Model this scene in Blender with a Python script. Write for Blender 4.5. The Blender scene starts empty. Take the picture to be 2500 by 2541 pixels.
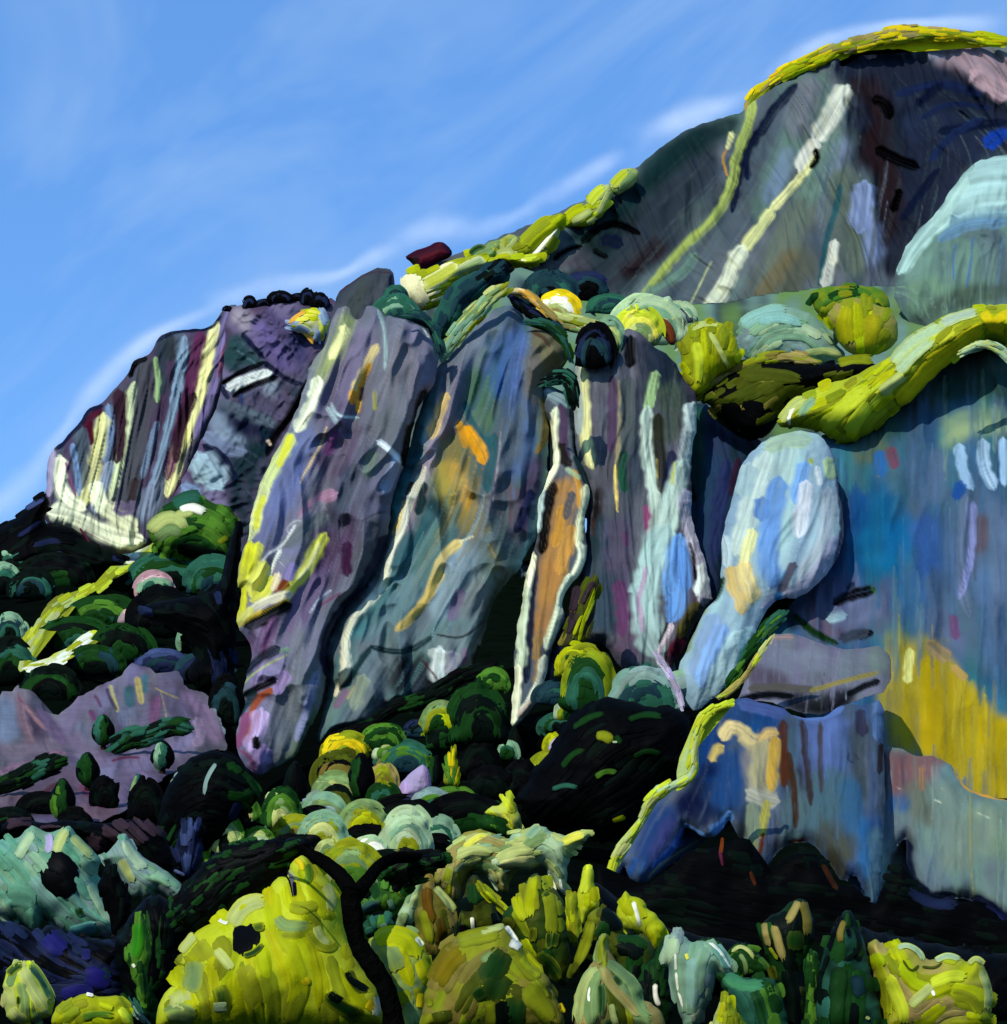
import bpy, math, random
import numpy as np

# ------------------------------------------------------------------ camera, sky, sun, exposure
SC = bpy.context.scene
W0, H0 = 2500.0, 2541.0          # the photograph's own pixel grid, used to lay the place out
PITCH = math.radians(12.0)
FPX = 3690.0
cam_d = bpy.data.cameras.new("camera")
cam = bpy.data.objects.new("camera", cam_d)
SC.collection.objects.link(cam)
cam.location = (0, 0, 0)
cam.rotation_euler = (math.pi / 2 + PITCH, 0, 0)
cam_d.sensor_fit = 'VERTICAL'
cam_d.sensor_height = 24.0
cam_d.lens = 24.0 * FPX / H0
cam_d.clip_start = 0.5
cam_d.clip_end = 60000
SC.camera = cam
SUN_P = (-0.46, -0.86, 0.74)     # where the sun stands: left, behind the viewer, high
sd = math.sqrt(sum(a * a for a in SUN_P))
SUN_EL = math.asin(SUN_P[2] / sd)
SUN_AZ = math.atan2(SUN_P[0], SUN_P[1])

world = bpy.data.worlds.new("World")
SC.world = world
world.use_nodes = True
nt = world.node_tree
nt.nodes.clear()
def nd(t, kind, **kw):
    n = t.nodes.new(kind)
    for k, v in kw.items():
        setattr(n, k, v)
    return n
sky = nd(nt, 'ShaderNodeTexSky', sky_type='NISHITA', sun_disc=False)
sky.sun_elevation = SUN_EL
sky.sun_rotation = SUN_AZ
sky.air_density = 1.0
sky.dust_density = 0.6
sky.ozone_density = 2.5
tint = nd(nt, 'ShaderNodeMix', data_type='RGBA', blend_type='MULTIPLY')
tint.inputs[0].default_value = 1.0
tint.inputs[7].default_value = (0.86, 1.30, 1.70, 1)
tc = nd(nt, 'ShaderNodeTexCoord')
mp = nd(nt, 'ShaderNodeMapping', vector_type='TEXTURE')
mp.inputs['Rotation'].default_value = (0, math.radians(-36), 0)
mp.inputs['Scale'].default_value = (0.60, 0.5, 0.17)
nz = nd(nt, 'ShaderNodeTexNoise')
nz.inputs['Scale'].default_value = 1.6
nz.inputs['Detail'].default_value = 4.5
nz.inputs['Roughness'].default_value = 0.62
nz.inputs['Distortion'].default_value = 0.7
rp = nd(nt, 'ShaderNodeValToRGB')
rp.color_ramp.elements[0].position = 0.43
rp.color_ramp.elements[0].color = (0, 0, 0, 1)
rp.color_ramp.elements[1].position = 0.86
rp.color_ramp.elements[1].color = (0.44, 0.44, 0.44, 1)
mixc = nd(nt, 'ShaderNodeMix', data_type='RGBA')
mixc.inputs[7].default_value = (3.6, 5.0, 6.6, 1)
bg = nd(nt, 'ShaderNodeBackground')
bg.inputs['Strength'].default_value = 0.148
wo = nd(nt, 'ShaderNodeOutputWorld')
L = nt.links.new
L(tc.outputs['Generated'], mp.inputs['Vector'])
L(mp.outputs['Vector'], nz.inputs['Vector'])
L(nz.outputs['Fac'], rp.inputs['Fac'])
L(sky.outputs['Color'], tint.inputs[6])
even = nd(nt, 'ShaderNodeMix', data_type='RGBA'); even.inputs[0].default_value = .65
even.inputs[7].default_value = (.92, 2.42, 5.7, 1)
L(tint.outputs[2], even.inputs[6])
L(even.outputs[2], mixc.inputs[6])
L(rp.outputs['Color'], mixc.inputs[0])
L(mixc.outputs[2], bg.inputs['Color'])
L(bg.outputs['Background'], wo.inputs['Surface'])

sun_d = bpy.data.lights.new("sun", 'SUN')
sun_d.energy = 3.9
sun_d.angle = math.radians(0.5)
sun_d.color = (1.0, 0.955, 0.88)
sun = bpy.data.objects.new("sun", sun_d)
SC.collection.objects.link(sun)
sun.rotation_euler = (math.pi / 2 - SUN_EL, 0, math.atan2(SUN_P[0], -SUN_P[1]))
SC.view_settings.view_transform = 'Standard'
SC.view_settings.look = 'None'
SC.view_settings.exposure = 0.0
SC.view_settings.gamma = 1.0

# ------------------------------------------------------------------ helpers
rng = np.random.default_rng(7)
random.seed(7)
TILE = {'a': (0, 600, .4202), 'b': (500, 700, .4202), 'c': (1000, 700, .4202), 'd': (1700, 700, .4202),
        'e': (0, 1300, .4202), 'f': (500, 1400, .4202), 'g': (1100, 1400, .4202), 'h': (1700, 1400, .4202),
        'i': (0, 1941, .3151), 'j': (500, 1941, .3151), 'k': (1000, 1941, .3151), 'l': (1500, 1741, .5252),
        'm': (1700, 0, .4202), 'n': (1000, 400, .3676), 'z': (0, 0, 1.313), 's': (0, 0, 1.0)}

def pts(s):
    """survey string -> points; a letter switches the survey sheet"""
    out, t, x = [], TILE['s'], None
    for w in s.replace(',', ' ').split():
        if w.isalpha():
            t = TILE[w]
        elif x is None:
            x = float(w)
        else:
            out.append((t[0] + x * t[2], t[1] + float(w) * t[2]))
            x = None
    return np.array(out)

COL = {
 'k': (4, 5, 6), 'n': (24, 32, 60), 'N': (52, 64, 104), 'g': (116, 118, 132), 'G': (82, 82, 94), 's': (88, 98, 116),
 'S': (58, 66, 82), 'p': (122, 112, 148), 'P': (84, 66, 96), 'm': (128, 78, 124), 'l': (165, 150, 192),
 'L': (192, 184, 208), 'b': (76, 104, 160), 'B': (28, 66, 118), 'u': (146, 166, 198), 'U': (118, 156, 222),
 'w': (200, 210, 218), 't': (48, 92, 106), 'T': (24, 50, 58), 'a': (66, 128, 142), 'c': (222, 216, 168),
 'C': (230, 230, 212), 'y': (208, 204, 72), 'Y': (198, 176, 18), 'o': (204, 152, 58), 'O': (112, 100, 42),
 'r': (140, 72, 34), 'R': (78, 26, 46), 'i': (178, 140, 150), 'f': (204, 184, 138),
 'v': (154, 162, 12), 'V': (122, 130, 22), 'e': (66, 108, 32), 'E': (18, 52, 18), 'd': (6, 15, 11),
 'q': (112, 148, 118), 'Q': (156, 180, 140), 'h': (108, 134, 82), 'H': (164, 174, 104), 'z': (178, 190, 44),
 'j': (36, 82, 66), 'x': (62, 70, 14), 'A': (135, 155, 185), 'D': (44, 50, 72), 'M': (46, 34, 42),
 'W': (172, 198, 206), 'F': (114, 138, 134), 'J': (116, 106, 86), 'I': (152, 142, 160), 'K': (142, 128, 72), 'X': (88, 140, 116),
}
def lin(c):
    c = np.asarray(c, float) / 255.0
    return np.where(c <= .04045, c / 12.92, ((c + .055) / 1.055) ** 2.4)
LIN = {k: lin(v) for k, v in COL.items()}
def pal(s):
    return [LIN[ch] for ch in s]

CP, SP = math.cos(PITCH), math.sin(PITCH)
UNIT = 3.0      # metres per survey unit of distance
def P(x, y, D):
    """survey point (x, y) at ground distance D (metres along +Y) (in metres after UNIT) -> world"""
    x = np.asarray(x, float); y = np.asarray(y, float); D = np.asarray(D, float)
    cx = (x - W0 / 2) / FPX
    cy = (H0 / 2 - y) / FPX
    ry = CP - cy * SP
    rz = SP + cy * CP
    k = UNIT * D / ry
    return np.stack([cx * k, UNIT * D + 0 * k, rz * k], -1)

GT = np.array([(2, 4200), (4, 3300), (8, 2790), (14, 2600), (25, 2450), (45, 2290), (80, 2090), (120, 1930), (170, 1790),
               (240, 1645), (320, 1510), (420, 1415), (560, 1360), (900, 1330), (3000, 1320)], float)
def zrow(D, row):
    cy = (H0 / 2 - row) / FPX
    return D * (SP + cy * CP) / (CP - cy * SP)
GZ = zrow(GT[:, 0], GT[:, 1])
def ground_D(y):
    return float(np.interp(-y, -GT[:, 1], GT[:, 0]))

def vn(x, y, seed=0):
    """smooth value noise, -1..1"""
    x = np.asarray(x, float); y = np.asarray(y, float)
    xi = np.floor(x).astype(np.int64); yi = np.floor(y).astype(np.int64)
    fx = x - xi; fy = y - yi
    fx = fx * fx * (3 - 2 * fx); fy = fy * fy * (3 - 2 * fy)
    def hsh(a, b):
        h = (a * 374761393 + b * 668265263 + seed * 974634777) & 0xffffffff
        h = ((h ^ (h >> 13)) * 1274126177) & 0xffffffff
        return ((h ^ (h >> 16)) & 0xffff) / 32767.5 - 1
    return ((hsh(xi, yi) * (1 - fx) + hsh(xi + 1, yi) * fx) * (1 - fy)
            + (hsh(xi, yi + 1) * (1 - fx) + hsh(xi + 1, yi + 1) * fx) * fy)

def chaikin(p, closed, n=1):
    for _ in range(n):
        q = np.roll(p, -1, 0) if closed else p[1:]
        a = p if closed else p[:-1]
        r = np.empty((len(a) * 2, 2))
        r[0::2] = a * .75 + q * .25
        r[1::2] = a * .25 + q * .75
        if not closed:
            r = np.vstack([p[:1], r, p[-1:]])
        p = r
    return p

def resample(p, step):
    d = np.r_[0, np.cumsum(np.hypot(*np.diff(p, axis=0).T))]
    n = max(3, int(d[-1] / step) + 1)
    t = np.linspace(0, d[-1], n)
    return np.stack([np.interp(t, d, p[:, 0]), np.interp(t, d, p[:, 1])], -1), d[-1]

def roughen(p, step, amp, seed):
    q, ln = resample(np.vstack([p, p[:1]]), step)
    q = q[:-1]
    t = np.arange(len(q))
    q = q + amp * np.stack([vn(t * .55, t * 0, seed) + .6 * vn(t * 1.7, t * 0, seed + 1),
                            vn(t * .55, t * 0, seed + 2) + .6 * vn(t * 1.7, t * 0, seed + 3)], -1)
    return q

def inside(X, Y, p):
    r = np.zeros(X.shape, bool)
    a = p; b = np.roll(p, -1, 0)
    for (x0, y0), (x1, y1) in zip(a, b):
        if y0 == y1:
            continue
        c = ((y0 > Y) != (y1 > Y))
        r ^= c & (X < (x1 - x0) * (Y - y0) / (y1 - y0) + x0)
    return r

def nearest(X, Y, p, closed=True):
    """distance and nearest point on an outline"""
    best = np.full(X.shape, 1e18); bx = np.zeros(X.shape); by = np.zeros(X.shape)
    b = np.roll(p, -1, 0) if closed else p[1:]
    a = p if closed else p[:-1]
    for (x0, y0), (x1, y1) in zip(a, b):
        dx, dy = x1 - x0, y1 - y0
        q = dx * dx + dy * dy + 1e-9
        t = np.clip(((X - x0) * dx + (Y - y0) * dy) / q, 0, 1)
        px = x0 + t * dx; py = y0 + t * dy
        d = (X - px) ** 2 + (Y - py) ** 2
        m = d < best
        best = np.where(m, d, best); bx = np.where(m, px, bx); by = np.where(m, py, by)
    return np.sqrt(best), bx, by

class Field:
    """directions along given lines, blended by distance"""
    def __init__(self, lines):
        A, B = [], []
        for l in lines:
            l = pts(l) if isinstance(l, str) else l
            A.append(l[:-1]); B.append(l[1:])
        self.A = np.vstack(A); self.B = np.vstack(B)
        self.M = (self.A + self.B) / 2
        d = self.B - self.A
        self.d = d / (np.hypot(*d.T)[:, None] + 1e-9)
    def __call__(self, x, y):
        w = 1.0 / (((self.M - (x, y)) ** 2).sum(1) + 400.0) ** 1.3
        v = (self.d * w[:, None]).sum(0)
        return v / (np.hypot(*v) + 1e-9)
class Around:
    """arcs about a foot point ('arc') or spokes out of it ('fan')"""
    def __init__(self, cx, cy, fan=False, sq=1.0):
        self.c = (cx, cy); self.fan = fan; self.sq = sq
    def __call__(self, x, y):
        dx, dy = x - self.c[0], (y - self.c[1]) * self.sq
        n = math.hypot(dx, dy) + 1e-6
        return np.array([dx / n, dy / n]) if self.fan else np.array([-dy / n, dx / n])

def trace(field, x, y, ln, wob=0.0):
    """a line that follows the field, centred on (x, y)"""
    st = 10.0
    n = max(2, int(ln / st / 2))
    out = [(x, y)]
    for sgn in (1, -1):
        px, py = x, y
        seg = []
        for i in range(n):
            v = field(px, py)
            a = wob * math.sin(i * .7 + x)
            px += sgn * st * (v[0] - a * v[1]); py += sgn * st * (v[1] + a * v[0])
            seg.append((px, py))
        out = out + seg if sgn == 1 else seg[::-1] + out
    return np.array(out)

# ------------------------------------------------------------------ materials
def material(name, rough, bump, bscale, var, spec=.35):
    m = bpy.data.materials.new(name); m.use_nodes = True
    t = m.node_tree; t.nodes.clear()
    out = nd(t, 'ShaderNodeOutputMaterial'); b = nd(t, 'ShaderNodeBsdfPrincipled')
    at = nd(t, 'ShaderNodeAttribute', attribute_name='Col')
    co = nd(t, 'ShaderNodeTexCoord')
    bscale = bscale / 3.0
    n1 = nd(t, 'ShaderNodeTexNoise'); n1.inputs['Scale'].default_value = bscale; n1.inputs['Detail'].default_value = 6
    n2 = nd(t, 'ShaderNodeTexNoise'); n2.inputs['Scale'].default_value = bscale * .23; n2.inputs['Detail'].default_value = 5
    mr = nd(t, 'ShaderNodeMapRange')
    mr.inputs[1].default_value = .3; mr.inputs[2].default_value = .7
    mr.inputs[3].default_value = 1 - var; mr.inputs[4].default_value = 1 + var
    mu = nd(t, 'ShaderNodeMix', data_type='RGBA', blend_type='MULTIPLY'); mu.inputs[0].default_value = 1
    bp = nd(t, 'ShaderNodeBump'); bp.inputs['Strength'].default_value = bump; bp.inputs['Distance'].default_value = 1.2
    k = t.links.new
    k(co.outputs['Object'], n1.inputs['Vector']); k(co.outputs['Object'], n2.inputs['Vector'])
    k(n2.outputs['Fac'], mr.inputs[0]); k(at.outputs['Color'], mu.inputs[6]); k(mr.outputs[0], mu.inputs[7])
    k(mu.outputs[2], b.inputs['Base Color']); k(n1.outputs['Fac'], bp.inputs['Height'])
    k(bp.outputs['Normal'], b.inputs['Normal']); k(b.outputs['BSDF'], out.inputs['Surface'])
    b.inputs['Roughness'].default_value = rough
    b.inputs['Specular IOR Level'].default_value = spec
    return m
M_ROCK = material('weathered_rock', .7, .25, 1.6, .10, .03)
M_FAR = material('distant_rock', .75, .3, .35, .10, .0)
M_LEAF = material('broad_foliage', .6, .06, 9.0, .10, .015)
M_NEAR = material('near_foliage', .5, .04, 40.0, .08, .03)
M_BARK = material('dark_bark', .8, .5, 14.0, .2, .0)
M_SOIL = material('undergrowth_soil', .95, .6, 1.2, .3, .0)

def mesh_obj(name, V, Fq, C, mat, parent=None, tris=None):
    me = bpy.data.meshes.new(name)
    nq = len(Fq); ntri = 0 if tris is None else len(tris)
    me.vertices.add(len(V)); me.vertices.foreach_set('co', np.asarray(V, np.float32).ravel())
    loops = np.asarray(Fq, np.int32).ravel()
    starts = np.arange(nq, dtype=np.int32) * 4
    if ntri:
        loops = np.r_[loops, np.asarray(tris, np.int32).ravel()]
        starts = np.r_[starts, nq * 4 + np.arange(ntri, dtype=np.int32) * 3]
    me.loops.add(len(loops)); me.loops.foreach_set('vertex_index', loops.astype(np.int32))
    me.polygons.add(nq + ntri)
    me.polygons.foreach_set('loop_start', starts.astype(np.int32))
    me.polygons.foreach_set('use_smooth', np.ones(nq + ntri, bool))
    me.update(calc_edges=True); me.validate()
    at = me.color_attributes.new('Col', 'FLOAT_COLOR', 'POINT')
    c4 = np.ones((len(V), 4), np.float32); c4[:, :3] = np.clip(C, 0.0005, .95)
    at.data.foreach_set('color', c4.ravel())
    me.materials.append(mat)
    o = bpy.data.objects.new(name, me)
    SC.collection.objects.link(o)
    if parent is not None:
        o.parent = parent
    return o
def tag(o, label=None, cat=None, group=None, kind=None):
    for k, v in (('label', label), ('category', cat), ('group', group), ('kind', kind)):
        if v:
            o[k] = v
    return o

# ------------------------------------------------------------------ relief: a solid with a modelled face
HOST = {}
ROCK_TONE = np.array([.75, .78, .60])
LEAF_TONE = np.array([1.0, .98, .86])
class Relief:
    def __init__(self, outline, D0, lean=0.0, pitch=3.2, dome=(70, 60), rough=3.0, hug=None, seed=1, smooth=1, yb=None, rnd=True):
        p = pts(outline) if isinstance(outline, str) else outline
        p = chaikin(p, True, smooth)
        if rough > 0:
            p = roughen(p, max(11, pitch * 2.2), rough * .7, seed * 13)
        self.p = p; self.seed = seed; self.pitch = pitch; self.sc = seed
        x0, y0 = p.min(0) - pitch * 2; x1, y1 = p.max(0) + pitch * 2
        self.x0, self.y0 = x0, y0
        self.X, self.Y = np.meshgrid(np.arange(x0, x1, pitch), np.arange(y0, y1, pitch))
        self.ny, self.nx = self.X.shape
        self.ins = inside(self.X, self.Y, p)
        d, self.bx, self.by = nearest(self.X, self.Y, p)
        self.d = np.where(self.ins, d, 0)
        self.yb = p[:, 1].max() if yb is None else yb
        self.ht = max(1.0, self.yb - p[:, 1].min())
        self.D0, self.lean, self.hug = D0, lean, hug
        R, Hd = dome
        q = np.clip(self.d / R, 0, 1)
        self.h = Hd * (np.sqrt(np.clip(1 - (1 - q) ** 2, 0, 1)) if rnd else 1 - (1 - q) ** 2)
        self.dome = self.h.copy()
        self.fine = np.zeros_like(self.h)
        self.C = np.zeros((self.ny, self.nx, 3))
    def base_D(self, x, y):
        if self.hug:
            return np.interp(-np.asarray(y, float), -GT[:, 1], GT[:, 0]) * self.hug
        return self.D0 + self.lean * (self.yb - y) / self.ht
    def mpp(self, D):
        return D / FPX
    def depth(self, x, y, extra=0.0, dome=True):
        """distance of the surface at survey points"""
        x = np.asarray(x, float); y = np.asarray(y, float)
        D = self.base_D(x, y)
        gx = np.clip((x - self.x0) / self.pitch, 0, self.nx - 1.001); gy = np.clip((y - self.y0) / self.pitch, 0, self.ny - 1.001)
        ix = gx.astype(int); iy = gy.astype(int); fx = gx - ix; fy = gy - iy
        a = self.h + self.fine
        h = ((a[iy, ix] * (1 - fx) + a[iy, ix + 1] * fx) * (1 - fy) + (a[iy + 1, ix] * (1 - fx) + a[iy + 1, ix + 1] * fx) * fy)
        return D - self.mpp(D) * (h + extra)
    def fill(self, palette, sx=1 / 90., sy=1 / 160., seed=0):
        c = pal(palette)
        n = (vn(self.X * sx, self.Y * sy, self.seed * 7 + seed) + .5 * vn(self.X * sx * 2.7, self.Y * sy * 2.7, self.seed * 9 + seed)) * .5 + .5
        n = np.clip(n, 0, .999) * (len(c) - 1)
        i = n.astype(int); f = (n - i)[..., None]
        ca = np.array(c)
        self.C[:] = ca[i] * (1 - f) + ca[np.minimum(i + 1, len(c) - 1)] * f
    def stroke(self, pl, w, col, hgt=0.0, op=.9, taper=(.12, .2), bris=.2):
        self.sc += 1
        sd = self.sc
        q, ln = resample(chaikin(pl, False, 2), max(6.0, min(18.0, w * .5)))
        pad = w * .7 + 4
        i0 = max(0, int((q[:, 0].min() - pad - self.x0) / self.pitch)); i1 = min(self.nx, int((q[:, 0].max() + pad - self.x0) / self.pitch) + 2)
        j0 = max(0, int((q[:, 1].min() - pad - self.y0) / self.pitch)); j1 = min(self.ny, int((q[:, 1].max() + pad - self.y0) / self.pitch) + 2)
        if i1 <= i0 or j1 <= j0:
            return
        X = self.X[j0:j1, i0:i1]; Y = self.Y[j0:j1, i0:i1]
        best = np.full(X.shape, 1e18); S = np.zeros(X.shape); T = np.zeros(X.shape)
        n = len(q) - 1
        for k in range(n):
            (xa, ya), (xb, yb) = q[k], q[k + 1]
            dx, dy = xb - xa, yb - ya
            L2 = dx * dx + dy * dy + 1e-9
            t = np.clip(((X - xa) * dx + (Y - ya) * dy) / L2, 0, 1)
            ex = X - xa - t * dx; ey = Y - ya - t * dy
            d = ex * ex + ey * ey
            m = d < best
            best = np.where(m, d, best)
            S = np.where(m, (k + t) / n, S)
            T = np.where(m, np.sign(dx * ey - dy * ex) * np.sqrt(d), T)
        prof = np.clip(np.minimum(S / taper[0], (1 - S) / taper[1]), 0, 1)
        hw = w * .5 * (.3 + .7 * np.sqrt(prof))
        t = T / hw
        te = np.abs(t) + .22 * vn(S * ln / 16., np.sign(T) * 3.7, sd)
        br = vn(t * 4.5 + sd * 3.1, S * ln / 110., sd + 5)
        br = .6 * br + .4 * vn(t * 9 + sd, S * ln / 70., sd + 9)
        fe = max(.62 if w > 22 else .4, 1.6 * self.pitch / hw.mean())
        mask = np.clip((1.12 - te) / fe, 0, 1)
        mask = mask * mask * (3 - 2 * mask)
        mk = np.clip(mask * (1 + .9 * br * (1.15 - mask)), 0, 1) * np.clip(op + .4 * br, 0, 1)
        c = np.asarray(col)[None, None] * (1 + bris * br[..., None])
        self.C[j0:j1, i0:i1] = self.C[j0:j1, i0:i1] * (1 - mk[..., None]) + c * mk[..., None]
        f = self.fine[j0:j1, i0:i1]
        self.fine[j0:j1, i0:i1] = f * (1 - .25 * mask) + mask * (.36 * hgt * np.clip(1 - t * t, 0, 1) + 1.0 * br)
    def auto(self, field, palette, n, ln, w, hgt=3.0, op=.75, where=None, wob=.05, bris=.3, jit=.1, keep=.45):
        n = int(n * 1.9); w = w * .62; ln = ln * 1.15
        wp = None if where is None else (pts(where) if isinstance(where, str) else where)
        c = pal(palette)
        js, is_ = np.nonzero(self.ins)
        if wp is not None:
            k = inside(self.X[js, is_], self.Y[js, is_], wp); js, is_ = js[k], is_[k]
        if len(js) == 0:
            return
        for _ in range(n):
            k = rng.integers(len(js))
            x = self.X[js[k], is_[k]]; y = self.Y[js[k], is_[k]]
            l = ln * rng.uniform(.5, 1.4); ww = w * rng.uniform(.45, 1.4)
            u = np.clip(vn(x / 120, y / 160, self.seed + 77) * .5 + .5 + rng.normal(0, .22), 0, .999)
            cc = c[int(u * len(c))] * (1 + jit * rng.normal(size=3) * .3 + jit * rng.normal())
            cc = (1 - keep) * cc + keep * self.C[js[k], is_[k]] * rng.uniform(.8, 1.22)
            self.stroke(trace(field, x, y, l, wob), ww, cc, hgt * rng.uniform(-.8, 1.0), op, bris=bris)
    def patch(self, poly, col, soft, hgt):
        """a colour zone with a soft, streaky border; some dark ones paint in shade"""
        poly = chaikin(poly, True, 2)
        i0 = max(0, int((poly[:, 0].min() - soft - self.x0) / self.pitch)); i1 = min(self.nx, int((poly[:, 0].max() + soft - self.x0) / self.pitch) + 2)
        j0 = max(0, int((poly[:, 1].min() - soft - self.y0) / self.pitch)); j1 = min(self.ny, int((poly[:, 1].max() + soft - self.y0) / self.pitch) + 2)
        if i1 <= i0 or j1 <= j0:
            return
        X = self.X[j0:j1, i0:i1]; Y = self.Y[j0:j1, i0:i1]
        d = nearest(X, Y, poly)[0]
        d = np.where(inside(X, Y, poly), d, -d) + soft * .9 * vn(X / 14, Y / 60, self.seed + 3) + soft * .5 * vn(X / 40, Y / 90, self.seed + 4)
        m = np.clip(.5 + d / (2 * soft), 0, 1); m = (m * m * (3 - 2 * m) * .88)[..., None]
        v = 1 + .16 * vn(X / 22, Y / 80, self.seed + 6)[..., None]
        self.C[j0:j1, i0:i1] = self.C[j0:j1, i0:i1] * (1 - m) + col * v * m
        self.h[j0:j1, i0:i1] += hgt * m[..., 0]
    def acc(self, text, op=.95, bris=.26):
        """accents, the dark sunken ones painting shade into cracks, as lines of 'colour width height survey-points'"""
        for ln in text.strip().split('\n'):
            ln = ln.strip()
            if not ln:
                continue
            if ln[0] == '+':
                c, w, h, rest = ln[1:].split(None, 3)
                self.patch(pts(rest), LIN[c] if c in LIN else lin([int(v) for v in c.split('/')]), float(w), float(h))
                continue
            c, w, h, rest = ln.split(None, 3)
            col = LIN[c] if c in LIN else lin([int(v) for v in c.split('/')])
            self.stroke(pts(rest), float(w) * (1.34 if float(w) > 9 else 1.12), col * (1 + .05 * rng.normal()), float(h), op, bris=bris, taper=(.07, .12))
    def blend(self, px):
        k = max(1, int(px / self.pitch))
        def box(a, ax):
            p = np.concatenate([np.repeat(np.take(a, [0], ax), k + 1, ax), a, np.repeat(np.take(a, [-1], ax), k, ax)], ax)
            c = np.cumsum(p, ax); n = a.shape[ax]
            return (np.take(c, range(2 * k + 1, 2 * k + 1 + n), ax) - np.take(c, range(0, n), ax)) / (2 * k + 1)
        for _ in range(2):
            self.C = box(box(self.C, 0), 1); self.fine = box(box(self.fine, 0), 1)
    def folds(self, amp, sx, sy, ang=0.0, seed=0, crease=False):
        ca, sa = math.cos(ang), math.sin(ang)
        u = self.X * ca + self.Y * sa; v = -self.X * sa + self.Y * ca
        n = vn(u * sx, v * sy, self.seed + 31 + seed) + .5 * vn(u * sx * 2.3, v * sy * 2.3, self.seed + 32 + seed) + .25 * vn(u * sx * 5, v * sy * 5, self.seed + 33 + seed)
        # sharp creases and broken planes on top of the rounded folds
        wx = u + 40 * vn(u / 130., v / 170., self.seed + 41 + seed); wy = v + 60 * vn(u / 150., v / 130., self.seed + 42 + seed)
        cr = 1 - 2 * np.abs(vn(wx * sx * 1.5, wy * sy * 2.2, self.seed + 43 + seed))
        cr += .5 * (1 - 2 * np.abs(vn(wx * sx * 3.4, wy * sy * 5, self.seed + 44 + seed)))
        if crease and self.d.max() > 45:
            n = .62 * n + .5 * cr
        self.h += amp * n * np.clip(self.d / 25, 0, 1)
    def geometry(self, back=150.0):
        ins = self.ins
        cell = ins[:-1, :-1] | ins[1:, :-1] | ins[:-1, 1:] | ins[1:, 1:]
        idx = -np.ones((self.ny, self.nx), np.int64)
        used = np.zeros((self.ny, self.nx), bool)
        used[:-1, :-1] |= cell; used[1:, :-1] |= cell; used[:-1, 1:] |= cell; used[1:, 1:] |= cell
        idx[used] = np.arange(used.sum())
        X = np.where(ins, self.X, self.bx)[used]; Y = np.where(ins, self.Y, self.by)[used]
        D = self.base_D(X, Y)
        hh = (np.where(ins, self.h + self.fine * np.clip(self.d / 6, 0, 1), 0))[used]
        D = D - self.mpp(D) * hh
        V = P(X, Y, D)
        C = self.C[used]
        js, is_ = np.nonzero(cell)
        F = np.stack([idx[js, is_], idx[js + 1, is_], idx[js + 1, is_ + 1], idx[js, is_ + 1]], -1)
        # rim -> closed back
        e = np.vstack([F[:, [0, 1]], F[:, [1, 2]], F[:, [2, 3]], F[:, [3, 0]]])
        key = np.sort(e, 1); code = key[:, 0] * (len(V) + 1) + key[:, 1]
        uq, inv, cnt = np.unique(code, return_inverse=True, return_counts=True)
        be = e[cnt[inv] == 1]
        rim = np.unique(be)
        mapi = -np.ones(len(V), np.int64); mapi[rim] = np.arange(len(rim))
        cx, cy = X.mean(), Y.mean()
        rings = []
        n0 = len(V); Vs = [V]; Cs = [C]; Fs = [F]
        prev = rim
        for sh, dp in ((.97, .35), (.8, .8), (.6, .95), (.4, 1.0), (.2, 1.0)):
            xx = cx + (X[rim] - cx) * sh; yy = cy + (Y[rim] - cy) * sh
            DD = self.base_D(xx, yy); DD = DD + self.mpp(DD) * back * dp
            Vs.append(P(xx, yy, DD)); Cs.append(C[rim])
            new = n0 + np.arange(len(rim)); n0 += len(rim)
            a, b = mapi[be[:, 0]], mapi[be[:, 1]]
            Fs.append(np.stack([prev[b], prev[a], new[a], new[b]], -1))
            prev = new
        DD = self.base_D(cx, cy); DD = DD + self.mpp(DD) * back
        Vs.append(P(np.array([cx]), np.array([cy]), np.array([DD]))); Cs.append(C[rim[:1]])
        a, b = mapi[be[:, 0]], mapi[be[:, 1]]
        T = np.stack([prev[b], prev[a], np.full(len(a), n0)], -1)
        return np.vstack(Vs), np.vstack(Fs), np.vstack(Cs), T

def local(V, o):
    return V - np.asarray(o)[None]

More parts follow.
